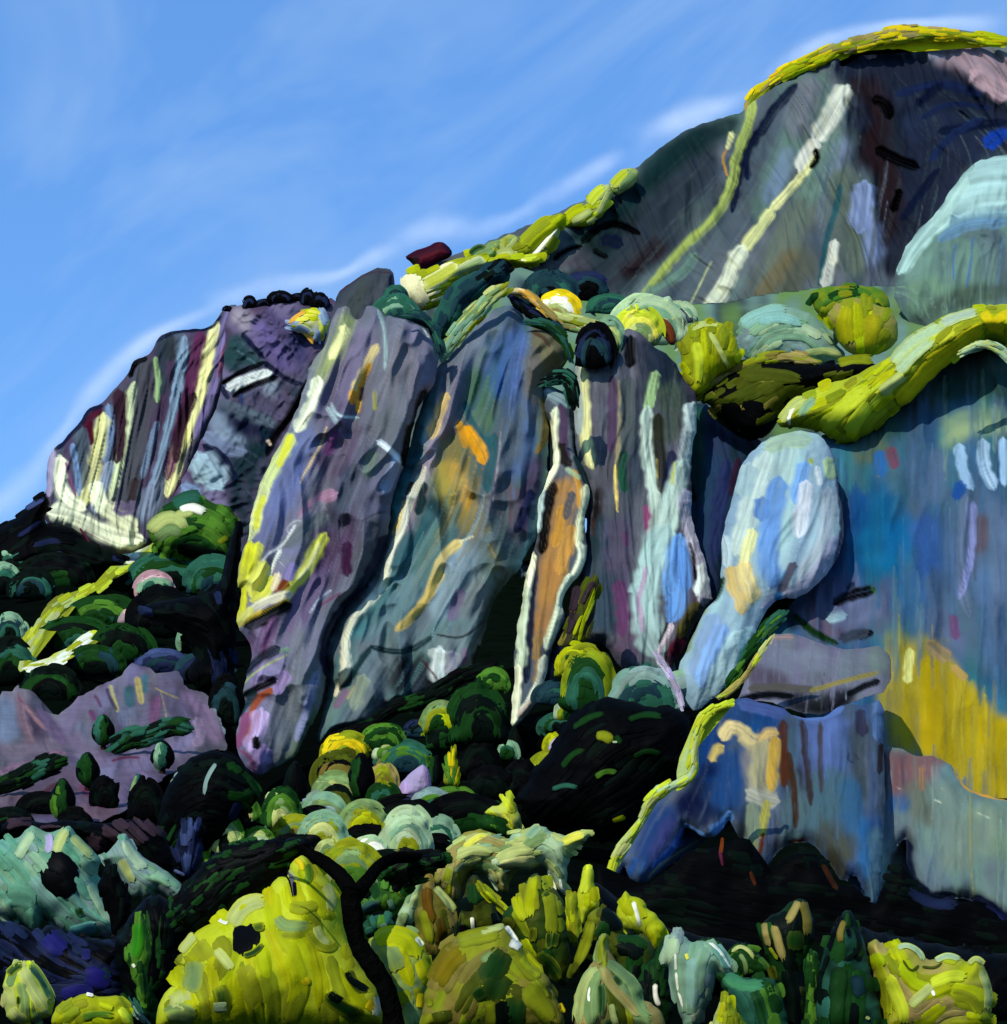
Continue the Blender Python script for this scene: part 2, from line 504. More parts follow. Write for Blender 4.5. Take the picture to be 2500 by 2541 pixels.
def rock(key, name, label, cat, outline, D0, lean, palette, flow, acc='', n=160, ln=170, w=34, hgt=4.0, kind=None, mat=None,
         pitch=3.2, dome=(70, 60), rough=3.0, hug=None, folds=(10, 1 / 45., 1 / 300., 0), back=150, autos=(), group=None, seed=None, op=.7, soft=6.5, zones='', dim=1.0):
    seed = seed or (sum(map(ord, key)) % 97 + 3)
    r = Relief(outline, D0, lean, pitch, dome, rough, hug, seed, rnd=(name == 'boulder'))
    f = Field(flow)
    r.folds(folds[0] * 1.15, *folds[1:], crease=(name != 'boulder'))
    r.fill(palette)
    r.auto(f, palette, n, ln, w, hgt, op)
    for (fl, pl, k, l2, w2, h2, poly) in autos:
        r.auto(Field(fl), pl, k, l2, w2, h2, .8, poly)
    broad, fine_ = [], []
    for q in acc.strip().split('\n'):
        if q.strip():
            cq = q.split()[0]
            bright = (LIN[cq] if cq in LIN else lin([int(v) for v in cq.split('/')])).mean() > .36
            (broad if float(q.split()[1]) >= 33 and not bright else fine_).append(q)
    r.acc(zones)
    r.acc('\n'.join(broad), .85)
    r.blend(soft)
    acc = '\n'.join(fine_)
    r.auto(f, palette, int(n * .6), ln * .9, w * .42, hgt * .5, .5, keep=.85)
    r.acc(acc)
    r.C = 1.32 * dim * ROCK_TONE * r.C ** 1.18
    HOST[key] = r
    V, F, C, T = r.geometry(back)
    foot = V[np.argmin(V[:, 2])].copy(); foot[0] = V[:, 0].mean(); foot[1] = V[:, 1].mean()
    o = mesh_obj(name, local(V, foot), F, C, mat or M_ROCK, None, T)
    o.location = foot
    tag(o, label, cat, group, kind)
    return o

# ------------------------------------------------------------------ foliage
class Strips:
    """leaf strips: arched ribbons, each a stroke-like blade with its own ribs and colour"""
    def __init__(self):
        self.V, self.F, self.C, self.n = [], [], [], 0
    def add(self, r, pl, w, col, lift=4.0, cols=7, tip=(.15, .25), flat=.5, bris=.26, step=None, fade=None):
        q, ln = resample(chaikin(pl, False, 2), step or max(4.5, w * .3))
        n = len(q)
        sd = rng.integers(1, 9999)
        t = np.linspace(-1, 1, cols)
        s = np.linspace(0, 1, n)
        # every rib of the blade starts and ends at its own place, like hairs of a brush
        sa = tip[0] * (.15 + .85 * rng.random(cols)) * (.4 + .6 * t * t); se = 1 - tip[1] * rng.random(cols) * (.5 + .5 * t * t)
        S = sa[None] + (se - sa)[None] * s[:, None]
        Tt = np.repeat(t[None], n, 0)
        qx = np.interp(S, s, q[:, 0]); qy = np.interp(S, s, q[:, 1])
        tg = np.gradient(q, axis=0); tg /= (np.hypot(*tg.T)[:, None] + 1e-9)
        nx = np.interp(S, s, -tg[:, 1]); ny = np.interp(S, s, tg[:, 0])
        pr = np.clip(np.minimum(S / tip[0], (1 - S) / tip[1]), 0, 1)
        hw = w * .5 * (.5 + .5 * np.sqrt(pr)) * (1 + .10 * vn(S * ln / 30., S * 0, sd))
        edge = 1 + .10 * vn(S * ln / 18., np.sign(Tt) * 5.3, sd + 3) * (np.abs(Tt) > .7)
        x = qx + nx * hw * Tt * edge
        y = qy + ny * hw * Tt * edge
        br = .55 * vn(Tt * 4 + sd, S * ln / 120., sd + 1) + .6 * vn(Tt * 11 + sd, S * ln / 80., sd + 2)
        up = lift + w * flat * (.09 * (1 - Tt * Tt) + .06 * br) - w * .07 * (Tt ** 8) - w * .06 * (1 - pr)
        D = r.depth(x, y, up)
        v = P(x, y, D).reshape(-1, 3)
        c = np.broadcast_to(np.asarray(col)[None, None], (n, cols, 3))
        if fade is not None:
            ff = (.7 * np.clip(np.maximum(np.abs(Tt) ** 3, 1 - pr) + .35 * br, 0, 1))[..., None]
            c = c * (1 - ff) + np.asarray(fade)[None, None] * ff
        c = c * (1 + bris * br[..., None])
        i = np.arange(n * cols).reshape(n, cols) + self.n
        f = np.stack([i[:-1, :-1], i[1:, :-1], i[1:, 1:], i[:-1, 1:]], -1).reshape(-1, 4)
        self.V.append(v); self.F.append(f); self.C.append(c.reshape(-1, 3) * LEAF_TONE); self.n += len(v)
    def merged(self, V, F, C, T):
        n = len(V)
        if not self.V:
            return V, F, C, T
        return np.vstack([V] + self.V), np.vstack([F] + [f + n for f in self.F]), np.vstack([C] + self.C), T

def host_D(host, x, y):
    if host is None:
        return ground_D(y)
    if isinstance(host, (int, float)):
        return float(host)
    return float(HOST[host].depth(x, y))

BN = [0]
def finish(name, label, cat, r, st, foot_xy, D, mat, back, group, stem=None, part=None, blades=()):
    V, F, C, T = r.geometry(back)
    V, F, C, T = st.merged(V, F, C, T)
    foot = P(foot_xy[0], foot_xy[1], D)
    if stem is None:
        o = mesh_obj(name, local(V, foot), F, C, mat, None, T)
        o.location = foot
    else:
        o = bpy.data.objects.new(name, None); SC.collection.objects.link(o); o.location = foot
        mesh_obj(part or 'foliage', local(V, foot), F, C, mat, o, T)
        for b in blades:
            mesh_obj('leaf', local(np.vstack(b.V), foot), np.vstack(b.F), np.vstack(b.C), mat, o)
        for (nm, chain, rad, colr, par) in stem:
            tv, tf, tcol = tube(chain, rad, colr)
            mesh_obj(nm, local(tv, foot), tf, tcol, M_BARK, o)
    tag(o, label, cat, group)
    return o

def tube(chain, rad, col, sides=10):
    c = np.asarray(chain, float); n = len(c)
    tg = np.gradient(c, axis=0); tg /= (np.linalg.norm(tg, axis=1)[:, None] + 1e-9)
    up = np.tile(np.array([0, 1.0, 0]), (n, 1))
    a = np.cross(tg, up); a /= (np.linalg.norm(a, axis=1)[:, None] + 1e-9)
    b = np.cross(tg, a)
    th = np.linspace(0, 2 * math.pi, sides, endpoint=False)
    jit = 1 + .12 * np.stack([vn(np.arange(n) * .8, np.full(n, k * 1.7), 5) for k in range(sides)], 1)
    V = c[:, None] + (a[:, None] * np.cos(th)[None, :, None] + b[:, None] * np.sin(th)[None, :, None]) * (np.asarray(rad)[:, None] * jit)[..., None]
    i = np.arange(n * sides).reshape(n, sides); j = np.roll(i, -1, 1)
    F = np.stack([i[:-1], j[:-1], j[1:], i[1:]], -1).reshape(-1, 4)
    caps = [[i[0, 0], i[0, k], i[0, k + 1], i[0, k + 2 if k + 2 < sides else 0]] for k in range(1, sides - 1, 2)]
    caps += [[i[-1, 0], i[-1, k + 2 if k + 2 < sides else 0], i[-1, k + 1], i[-1, k]] for k in range(1, sides - 1, 2)]
    F = np.vstack([F, np.array([q for q in caps if len(set(q)) == 4])])
    br = .5 + .5 * vn(np.tile(th * 3, n), np.repeat(np.arange(n) * .4, sides), 8)
    C = np.asarray(col)[None] * (.7 + .6 * br[:, None])
    return V.reshape(-1, 3), F, C

def bush(name, label, outline, palette, flow, host=None, n=None, ln=90, w=26, acc='', cover=2.0, under=None, mat=None,
         dome=None, back=None, group=None, rough=4.0, off=.25, lift=5.0, pitch=None, foot=None, stem=None, part=None, cols=7, wob=.04, flat=.6, Dm=None, cat=None, hug=None, leaves=False):
    """a traced plant: solid core, then overlapping leaf strips following the way it grows"""
    BN[0] += 1
    cat = cat or next((c for k, c in (('bush', 'bush'), ('thicket', 'thicket'), ('shrub', 'shrub'), ('undergrowth', 'undergrowth'), ('grass', 'grass')) if k in name), 'plant')
    p = pts(outline) if isinstance(outline, str) else outline
    x0, y0 = p.min(0); x1, y1 = p.max(0)
    sz = min(x1 - x0, y1 - y0)
    fx, fy = foot or ((x0 + x1) / 2, y1)
    D = host_D(host, fx, fy) if Dm is None else Dm
    D = D * (1 - off * sz / FPX)
    dome = dome or (sz * .45, sz * .38)
    pitch = pitch or max(3.5, sz / 55)
    r = Relief(p, D, 0, pitch, dome, rough, hug, BN[0] + 11)
    r.folds(sz * .03, 3.5 / sz, 3.5 / sz)
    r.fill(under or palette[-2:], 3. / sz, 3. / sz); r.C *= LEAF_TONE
    if flow == 'arc':
        f = Around(fx, fy + .15 * (y1 - y0), False, (x1 - x0) / max(1., 2 * (y1 - y0)))
    elif flow == 'fan':
        f = Around(fx, fy + .12 * (y1 - y0), True)
    else:
        f = Field(flow)
    st = Strips()
    c = pal(palette)
    js, is_ = np.nonzero(r.ins)
    area = len(js) * pitch * pitch
    w = w * .62; ln = ln * 1.15
    n = int(n * 1.8) if n else int(min(700, max(8, 1.15 * cover * area / (ln * w * .6))))
    order = []
    for _ in range(n):
        k = rng.integers(len(js))
        order.append((r.X[js[k], is_[k]], r.Y[js[k], is_[k]]))
    order.sort(key=lambda q: q[1] + rng.normal() * sz * .1)
    for i, (x, y) in enumerate(order):
        u = np.clip(vn(x * 3.2 / sz, y * 3.2 / sz, BN[0] + 50) * .7 + .5 + rng.normal(0, .13), 0, .999)
        cc = c[int(u * len(c))] * (1 + .10 * rng.normal() + .04 * rng.normal(size=3))
        l = ln * rng.uniform(.55, 1.35); ww = w * rng.uniform(.5, 1.35)
        edge = max(.25, min(1, r.d[int((y - r.y0) / pitch), int((x - r.x0) / pitch)] / (l * .45)))
        tl = trace(f, x, y, max(14, l * edge), wob)
        st.add(r, tl, ww, cc, lift * rng.uniform(.2, .9), cols, flat=flat * .7)
    blades = []
    for l2 in acc.strip().split('\n'):
        if l2.strip():
            ch, ws, hs, rest = l2.split(None, 3)
            col = LIN[ch] if ch in LIN else lin([int(v) for v in ch.split('/')])
            tgt = st
            if leaves and float(ws) >= 12:
                tgt = Strips(); blades.append(tgt)
            tgt.add(r, pts(rest), float(ws) * 1.1, col, lift * .6 + float(hs) * .45, 11, flat=flat * .6, tip=(.12, .22), fade=c[len(c) // 2] if float(ws) > 10 and ch not in 'kdR' else None)
    return finish(name, label, cat, r, st, (fx, fy), D, mat or M_LEAF, back or sz * .5, group, stem if stem or not blades else [], part, blades)

def mound(name, label, tile, x, y, rx, ry, colours, host=None, cat='bush', group=None, rot=0.0, off=.25, mat=None, Dm=None, dense=1.0):
    """a small rounded bush: arched bands of leaf strips over a solid crown; (x, y) is its foot"""
    BN[0] += 1
    t = TILE[tile]
    X0, Y0 = t[0] + x * t[2], t[1] + y * t[2]; RX, RY = rx * t[2] * (1.36 if tile == 'j' else 1.2), ry * t[2] * (1.16 if tile == 'j' else 1.1)
    ang = np.linspace(math.radians(196), math.radians(-16), 22)
    o = np.stack([RX * np.cos(ang), -RY * np.sin(ang)], -1) * (1 + .10 * rng.normal(size=(22, 1)))
    o = np.vstack([o, [(RX * .5, RY * .33), (0, RY * .4), (-RX * .5, RY * .33)]])
    ca, sa = math.cos(math.radians(rot)), math.sin(math.radians(rot))
    o = np.stack([X0 + o[:, 0] * ca - o[:, 1] * sa, Y0 + o[:, 0] * sa + o[:, 1] * ca], -1)
    D = host_D(host, X0, Y0 + .2 * RY) if Dm is None else Dm
    sz = min(RX * 2, RY * 1.3)
    D = D * (1 - off * sz / FPX)
    pitch = max(3.4, sz / 26)
    r = Relief(o, D, 0, pitch, (sz * .5, sz * .27), max(1.5, sz * .03), None, BN[0] + 5)
    cs = pal(colours)
    r.fill(colours[-1] + colours[-1], .1, .1)
    st = Strips()
    nb = max(5, len(cs) * 3)
    ex, ey = rng.normal(0, .10), rng.normal(0, .05)
    for k in range(nb):
        rr = .98 - .8 * k / nb
        m = int(round((2 + 2.4 * rr) * dense))
        for q in range(m):
            mid = rng.uniform(8, 172); half = rng.uniform(24, 60)
            aa = np.radians(np.linspace(mid + half, mid - half, 7))
            rq = rr * (1 + .06 * rng.normal())
            kk = np.clip((k + rng.normal(0, .6) + .012 * abs(mid - 80)) * len(cs) / nb, 0, len(cs) - 1)
            c = cs[int(kk)]
            px = RX * (ex * (1 - rr) + rq * np.cos(aa)); py = -RY * (ey * (1 - rr) + rq * np.sin(aa) * (1 + .04 * rng.normal()))
            pl = np.stack([X0 + px * ca - py * sa, Y0 + px * sa + py * ca], -1)
            cc = c * (1 + .13 * rng.normal() + .04 * rng.normal(size=3))
            st.add(r, pl, min(RX, RY) * rng.uniform(.2, .42), cc, 1 + 2 * rng.random(), 6, flat=.4, tip=(.25, .35))
    for q in range(int(9 * dense)):
        a = math.radians(rng.uniform(-5, 185)); r0 = rng.uniform(.55, .92); r1 = r0 + rng.uniform(.14, .34)
        a1 = a + rng.normal() * .25
        px = RX * np.array([r0 * math.cos(a), (r0 + r1) / 2 * math.cos((a + a1) / 2), r1 * math.cos(a1)])
        py = -RY * np.array([r0 * math.sin(a), (r0 + r1) / 2 * math.sin((a + a1) / 2), r1 * math.sin(a1)])
        pl = np.stack([X0 + px * ca - py * sa, Y0 + px * sa + py * ca], -1)
        st.add(r, pl, min(RX, RY) * rng.uniform(.08, .18), cs[min(len(cs) - 1, rng.integers(0, 3))] * (1 + .15 * rng.normal()), 2, 5, flat=.4)
    return finish(name, label, cat, r, st, (X0, Y0), D, mat or M_LEAF, sz * .5, group)

def band(name, label, line, w, palette, host=None, cat='scrub', group=None, n=None, Dm=None, ln=70, sw=16, mat=None, off=.2, hugline=False, hug=None):
    """a low strip of scrub growing along a line"""
    p, total = resample(chaikin(pts(line), False, 2), w * .6)
    tg = np.gradient(p, axis=0); tg /= np.hypot(*tg.T)[:, None] + 1e-9
    nr = np.stack([-tg[:, 1], tg[:, 0]], -1)
    s = np.linspace(0, 1, len(p))
    hw = w * .5 * (.45 + .55 * np.sqrt(np.clip(np.minimum(s / .1, (1 - s) / .1), 0, 1))) * (1 + .45 * vn(s * total / (w * 1.1), s * 0, int(w) + len(p)))
    o = np.vstack([p + nr * hw[:, None], (p - nr * hw[:, None])[::-1]])
    return bush(name, label, o, palette, [p], host, n, ln, sw, cat=cat, cover=2.4, dome=(w * .5, w * .25), back=w * .6, group=group, rough=w * .05,
                pitch=max(3.2, w / 14), Dm=Dm, mat=mat, off=off, hug=hug)

def cypress(name, label, tile, x, yt, yb, w, colours, host=None, group=None, lean=0):
    """a narrow upright tree: short trunk, spindle crown of upward strips"""
    BN[0] += 1
    t = TILE[tile]
    X = t[0] + x * t[2]; T0 = t[1] + yt * t[2]; B0 = t[1] + yb * t[2]; ww = w * t[2] * 1.4; ln = lean * t[2]
    s = np.linspace(0, 1, 12)
    prof = np.sin(np.pi * np.clip(s * .93 + .04, 0, 1)) ** .75 * (.55 + .45 * s) * 1.15
    xs = X + ln * (1 - s); ys = T0 + (B0 - T0) * .94 * s
    o = np.vstack([np.stack([xs - ww * .5 * prof, ys], -1), np.stack([xs + ww * .5 * prof, ys], -1)[::-1]])
    D = host_D(host, X, B0) * .992
    r = Relief(o, D, 0, max(3, ww / 16), (ww * .5, ww * .45), 1.5, None, BN[0])
    r.fill('dk', .05, .05)
    cs = pal(colours)
    st = Strips()
    for k in range(34):
        q = rng.uniform(-.8, .8); a = rng.uniform(.02, .7); b = min(1, a + rng.uniform(.2, .4))
        u = np.linspace(b, a, 6)
        pr = np.interp(u, s, prof)
        pl = np.stack([np.interp(u, s, xs) + q * ww * .45 * pr, T0 + (B0 - T0) * .94 * u], -1)
        cc = cs[min(len(cs) - 1, int((q * .5 + .5) * len(cs)))] * (1 + .15 * rng.normal())
        st.add(r, pl, ww * rng.uniform(.12, .26), cc, 3, 5, flat=.7)
    foot = (X, B0)
    ch = [P(X, B0 + 4, D), P(X, B0 - (B0 - T0) * .3, D), P(X + ln * .4, B0 - (B0 - T0) * .6, D)]
    rd = UNIT * D / FPX * ww * .1
    return finish(name, label, 'tree', r, st, foot, D, M_LEAF, ww * .5, group, [('trunk', ch, [rd, rd * .8, rd * .4], lin((30, 22, 16)), None)], 'crown')

# ------------------------------------------------------------------ the setting: ground, summit, plateau
def build_ground():
    ys = np.r_[np.linspace(-400, 0, 12), np.geomspace(1.5, 5000, 190)]
    us = np.linspace(-1, 1, 150)
    Yg, Ug = np.meshgrid(ys, us, indexing='ij')
    Xg = Ug * (60 + np.abs(Yg) * .75)
    Z = np.interp(Yg, GT[:, 0], GZ)
    a = np.clip(Yg, 6, 400)
    Z += .012 * a * (vn(Xg / a * 9, Yg / a * 9, 3) + .5 * vn(Xg / a * 24, Yg / a * 24, 4)) - .012 * a
    V = UNIT * np.stack([Xg, Yg, Z], -1).reshape(-1, 3)
    i = np.arange(len(V)).reshape(Xg.shape)
    F = np.stack([i[:-1, :-1], i[:-1, 1:], i[1:, 1:], i[1:, :-1]], -1).reshape(-1, 4)
    n = (vn(Xg / a * 14, Yg / a * 14, 9) * .5 + .5).reshape(-1, 1)
    C = lin((4, 7, 6)) * (1 - n) + lin((9, 18, 10)) * n
    o = mesh_obj('ground', V, F, C, M_SOIL)
    tag(o, 'dark undergrowth slope rising from the foreground bushes to the cliffs', None, None, 'structure')
build_ground()

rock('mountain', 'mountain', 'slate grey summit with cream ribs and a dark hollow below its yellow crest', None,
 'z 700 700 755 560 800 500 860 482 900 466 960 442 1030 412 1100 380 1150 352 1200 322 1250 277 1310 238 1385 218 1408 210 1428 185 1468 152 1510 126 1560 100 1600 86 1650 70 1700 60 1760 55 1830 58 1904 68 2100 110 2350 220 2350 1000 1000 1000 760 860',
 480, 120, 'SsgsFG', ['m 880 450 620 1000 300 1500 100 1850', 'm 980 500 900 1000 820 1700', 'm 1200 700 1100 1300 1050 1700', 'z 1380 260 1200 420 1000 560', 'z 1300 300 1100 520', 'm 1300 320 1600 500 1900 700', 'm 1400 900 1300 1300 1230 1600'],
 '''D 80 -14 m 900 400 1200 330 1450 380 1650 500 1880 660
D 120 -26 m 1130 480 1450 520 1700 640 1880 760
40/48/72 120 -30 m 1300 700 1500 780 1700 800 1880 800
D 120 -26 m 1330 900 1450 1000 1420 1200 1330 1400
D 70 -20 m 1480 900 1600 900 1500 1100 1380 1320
46/50/68 70 -14 m 1300 1250 1270 1400 1220 1620
34/46/84 20 -4 m 1250 560 1500 480 1750 560
34/46/84 14 -4 m 1400 700 1560 600 1800 640
n 22 -6 m 1500 780 1700 740 1900 720
n 22 -6 m 1370 620 1520 500
34/46/84 16 0 m 1450 950 1560 800 1760 700
n 16 -4 m 1280 1300 1380 1150 1500 1000
M 60 -10 m 1000 470 1120 560 1170 700 1110 820 1180 950 1220 1100 1200 1250 1200 1400
M 44 -6 m 1030 880 1150 960 1230 1080
k 24 -10 m 1130 880 1240 940 1380 990
k 26 -8 m 1110 590 1190 600 1210 700
k 20 -8 m 1270 1120 1230 1250
D 40 4 m 980 640 1040 740 1090 690
165/140/158 70 4 m 1480 300 1700 350 1920 450
178/150/165 50 4 m 1700 420 1820 500 1920 560
150/148/172 36 2 m 1230 265 1380 270 1520 330
30/70/165 30 0 m 1780 860 1850 800 1920 780
s 60 6 m 640 560 480 900 400 1150
F 60 6 m 820 450 700 700 560 1000 430 1300
g 60 4 m 760 470 640 800
120/135/165 36 5 m 620 880 560 1050 480 1200
135/145/182 34 6 m 930 820 900 930 800 1080
140/152/196 52 8 m 1060 1080 1050 1200 1030 1360
135/148/192 40 6 m 1100 1320 1120 1480 1060 1560
F 46 5 m 900 780 700 1200 520 1500
102/108/104 70 4 m 700 1200 560 1500 420 1750
100/110/104 70 4 m 960 1000 930 1300 1000 1620
J 40 2 m 640 1480 520 1650 420 1760
s 40 3 m 380 1280 280 1500
210/208/204 42 12 m 960 510 890 620 840 720 770 830
205/200/198 34 10 m 780 830 720 920 680 1010
c 18 9 m 770 920 740 980 690 1040 600 1150 500 1250
200/198/150 26 9 m 520 1240 430 1370 340 1480
214/214/200 36 10 m 350 1460 280 1560 250 1680 160 1800 110 1850
n 22 -12 m 660 500 530 640 440 790 340 920 310 1060 280 1250
n 16 -8 m 360 880 370 1060
k 16 -10 m 770 880 790 940 740 990
H 22 8 m 400 560 390 700 330 850 290 980 290 1060 240 1180 170 1290 80 1380 0 1440 z 1240 530 1205 572
o 9 6 m 260 850 220 930 250 1040
c 14 6 m 280 780 250 880
t 14 -6 m 920 1090 890 1250 840 1400 820 1550 790 1690
208/204/200 24 8 m 890 1420 860 1560 825 1690
210/210/160 7 3 m 160 1540 100 1660 30 1800
F 26 3 m 60 1500 0 1600 z 1210 565
30/58/64 60 4 z 1330 250 1230 330 1150 410 1080 450
28/52/58 40 4 z 1390 226 1300 270 1220 350
S 70 3 z 1350 300 1270 380 1180 470
64/70/84 60 3 z 1300 420 1200 500 1120 560
88/84/98 44 6 n 880 720 1010 660 1150 640 1260 700
100/90/90 30 4 n 730 740 880 760
k 18 -6 n 1210 550 1290 470 1400 420 1480 430 1600 490
k 14 -6 n 1020 660 1120 590 1210 570
k 14 -5 n 1290 600 1380 650
n 30 -6 n 1350 520 1480 560
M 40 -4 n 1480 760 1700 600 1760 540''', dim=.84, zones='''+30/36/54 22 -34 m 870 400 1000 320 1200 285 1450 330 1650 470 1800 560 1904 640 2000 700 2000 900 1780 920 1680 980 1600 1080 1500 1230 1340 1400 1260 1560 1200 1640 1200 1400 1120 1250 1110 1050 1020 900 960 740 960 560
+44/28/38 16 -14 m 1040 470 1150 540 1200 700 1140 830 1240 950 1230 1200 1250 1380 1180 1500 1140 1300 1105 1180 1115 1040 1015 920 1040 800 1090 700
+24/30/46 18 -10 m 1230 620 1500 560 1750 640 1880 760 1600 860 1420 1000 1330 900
+46/58/68 26 -8 z 1010 570 1110 470 1200 360 1260 285 1330 240 1395 224 1370 310 1300 420 1210 540 1100 590
+28/44/50 20 -8 n 1200 560 1400 400 1620 380 1600 520 1450 600 1250 640
+34/38/56 20 -8 n 850 900 1000 760 1150 740 1340 780 1300 900 1100 960
+84/90/96 26 8 m 560 560 800 480 700 800 560 1100 420 1300 340 1200 440 900
+110/116/118 22 8 m 880 700 960 760 900 1000 760 1300 640 1600 480 1760 560 1400 700 1100
+100/102/94 26 2 m 500 1500 760 1400 760 1700 420 1800''', n=330, ln=260, w=42, hgt=6, mat=M_FAR, kind='structure', pitch=3.2, dome=(50, 40), folds=(18, 1 / 50., 1 / 340., -.5), back=300)

rock('plateau', 'plateau', 'green scrubby shelf between the cliff tops and the summit', None,
 'z 740 560 800 535 900 500 960 490 1010 560 1120 570 1230 560 1330 580 1500 545 1700 540 1904 540 2350 520 2350 1000 1700 980 1400 960 1300 880 1000 700 800 640',
 152, 338, 'FhFSh', ['z 800 600 1300 640 1900 560'], '', n=90, ln=120, w=26, mat=M_FAR, kind='structure', dome=(20, 10), pitch=5, back=60, folds=(5, .02, .02, 0))

rock('mint_dome', 'rock_dome', 'pale blue rounded rock dome under the summit hollow at the right edge', 'rock dome',
 'm 1240 1650 1255 1560 1340 1400 1500 1235 1600 1085 1680 985 1780 932 1904 908 2060 910 2300 1000 2300 2150 1700 2150 1400 1980 1240 1800', 400, 50, 'FsFF', ['m 1300 1600 1500 1300 1904 1200', 'm 1600 1400 1580 1800', 'm 1850 1400 1840 1800'],
 '''172/198/206 50 6 m 1720 1000 1800 970 2000 960
168/194/202 90 4 m 1640 1130 1760 1070 1960 1060
W 70 6 m 1560 1230 1700 1150 1960 1140
176/202/206 38 8 m 1265 1610 1330 1480 1450 1340 1560 1260
170/194/196 30 6 m 1480 1330 1560 1200 1660 1050
120/150/172 40 2 m 1560 1330 1720 1260 1960 1250
110/140/172 24 0 m 1500 1420 1640 1330 1900 1310
80/112/165 8 -3 m 1600 1430 1580 1560 1590 1660
80/112/165 8 -3 m 1700 1400 1690 1560 1660 1700
90/122/165 6 -3 m 1880 1380 1860 1560 1840 1690
F 60 2 m 1450 1500 1400 1700
110/134/120 90 2 m 1350 1700 1500 1800 1800 1760
76/88/84 44 -4 d 1330 330 1430 180 1600 100 1904 40''', n=110, ln=120, w=40, hgt=3, mat=M_FAR, dim=.86, folds=(14, 1 / 60., 1 / 160., .2))

rock('far_cliff', 'rock_cliff', 'fluted plum and cream cliff at the far left against the sky', 'cliff',
 'a 250 1665 270 1500 285 1270 330 1213 400 1148 480 1060 520 978 600 958 680 868 760 785 780 700 870 678 905 640 920 588 950 553 1080 512 1240 515 1300 430 1340 378 1425 372 1410 600 1340 800 1300 960 1190 1180 1110 1400 1060 1560 980 1700 880 1800 740 1850 600 1830 500 1750 400 1700',
 430, 14, 'PGPsP', ['a 1200 500 1120 1000 1000 1600', 'a 920 600 880 1100 800 1600', 'a 640 960 560 1400 500 1700', 'a 360 1200 380 1500'],
 '''c 30 12 a 1285 480 1240 620 1205 800 1170 950 1125 1100 1060 1220 1015 1400 990 1500
130/118/170 20 4 a 1350 410 1310 560 1280 800 1215 1000 1150 1160
140/80/110 10 3 a 1380 480 1320 660 1290 800
98/50/88 30 2 a 1190 530 1150 750 1090 1000 1010 1260 990 1400
62/42/56 24 -6 a 1150 900 1080 1050 1040 1300
A 22 8 a 1090 560 1075 700 1035 950 970 1200 890 1430
140/150/180 44 4 a 960 1300 900 1480 840 1640
P 24 -6 a 1010 560 990 800 950 1000 910 1250 850 1450
S 26 -4 a 960 580 945 720 960 900
54/66/72 24 -3 a 1000 540 1010 700
Q 13 8 a 920 680 935 820 930 950
G 40 3 a 860 720 845 950 810 1200 780 1400 760 1570
120/135/165 14 5 a 930 1060 890 1200 840 1400
70/58/64 20 -6 a 800 1400 770 1550
205/210/180 20 9 a 795 830 760 940 760 1000 740 1150 700 1340 655 1520
66/44/60 30 -6 a 700 880 720 1020 700 1250 690 1300
120/140/180 18 3 a 640 960 660 1150 620 1300
150/160/190 24 4 a 660 1300 600 1450 560 1600
c 36 9 a 615 1020 590 1180 550 1330 510 1480 480 1560
R 14 -4 a 535 1060 540 1200
s 30 0 a 480 1110 495 1280 480 1460
120/142/185 14 4 a 430 1190 455 1350 470 1500
C 34 8 a 355 1270 345 1400 390 1520 500 1580
m 9 2 a 390 1300 420 1420 450 1500
160/150/185 18 4 a 310 1220 300 1380 290 1500
C 44 8 a 290 1600 420 1620 560 1690 700 1760 850 1770
220/218/196 40 8 a 600 1560 720 1640 800 1700
C 30 6 a 560 1420 600 1600
110/98/130 26 -2 a 690 1550 740 1600 800 1540
R 16 0 a 500 1090 530 1040 600 985
n 12 -5 a 335 1225 400 1158 490 1060 530 990 610 970
k 12 -4 a 770 800 788 720 870 686
n 10 -4 a 925 590 955 560 1080 520 1240 518 1305 440''', n=70, ln=200, w=20, hgt=5, mat=M_FAR, dome=(22, 26), pitch=2.6, folds=(10, 1 / 22., 1 / 300., .18), rough=2)

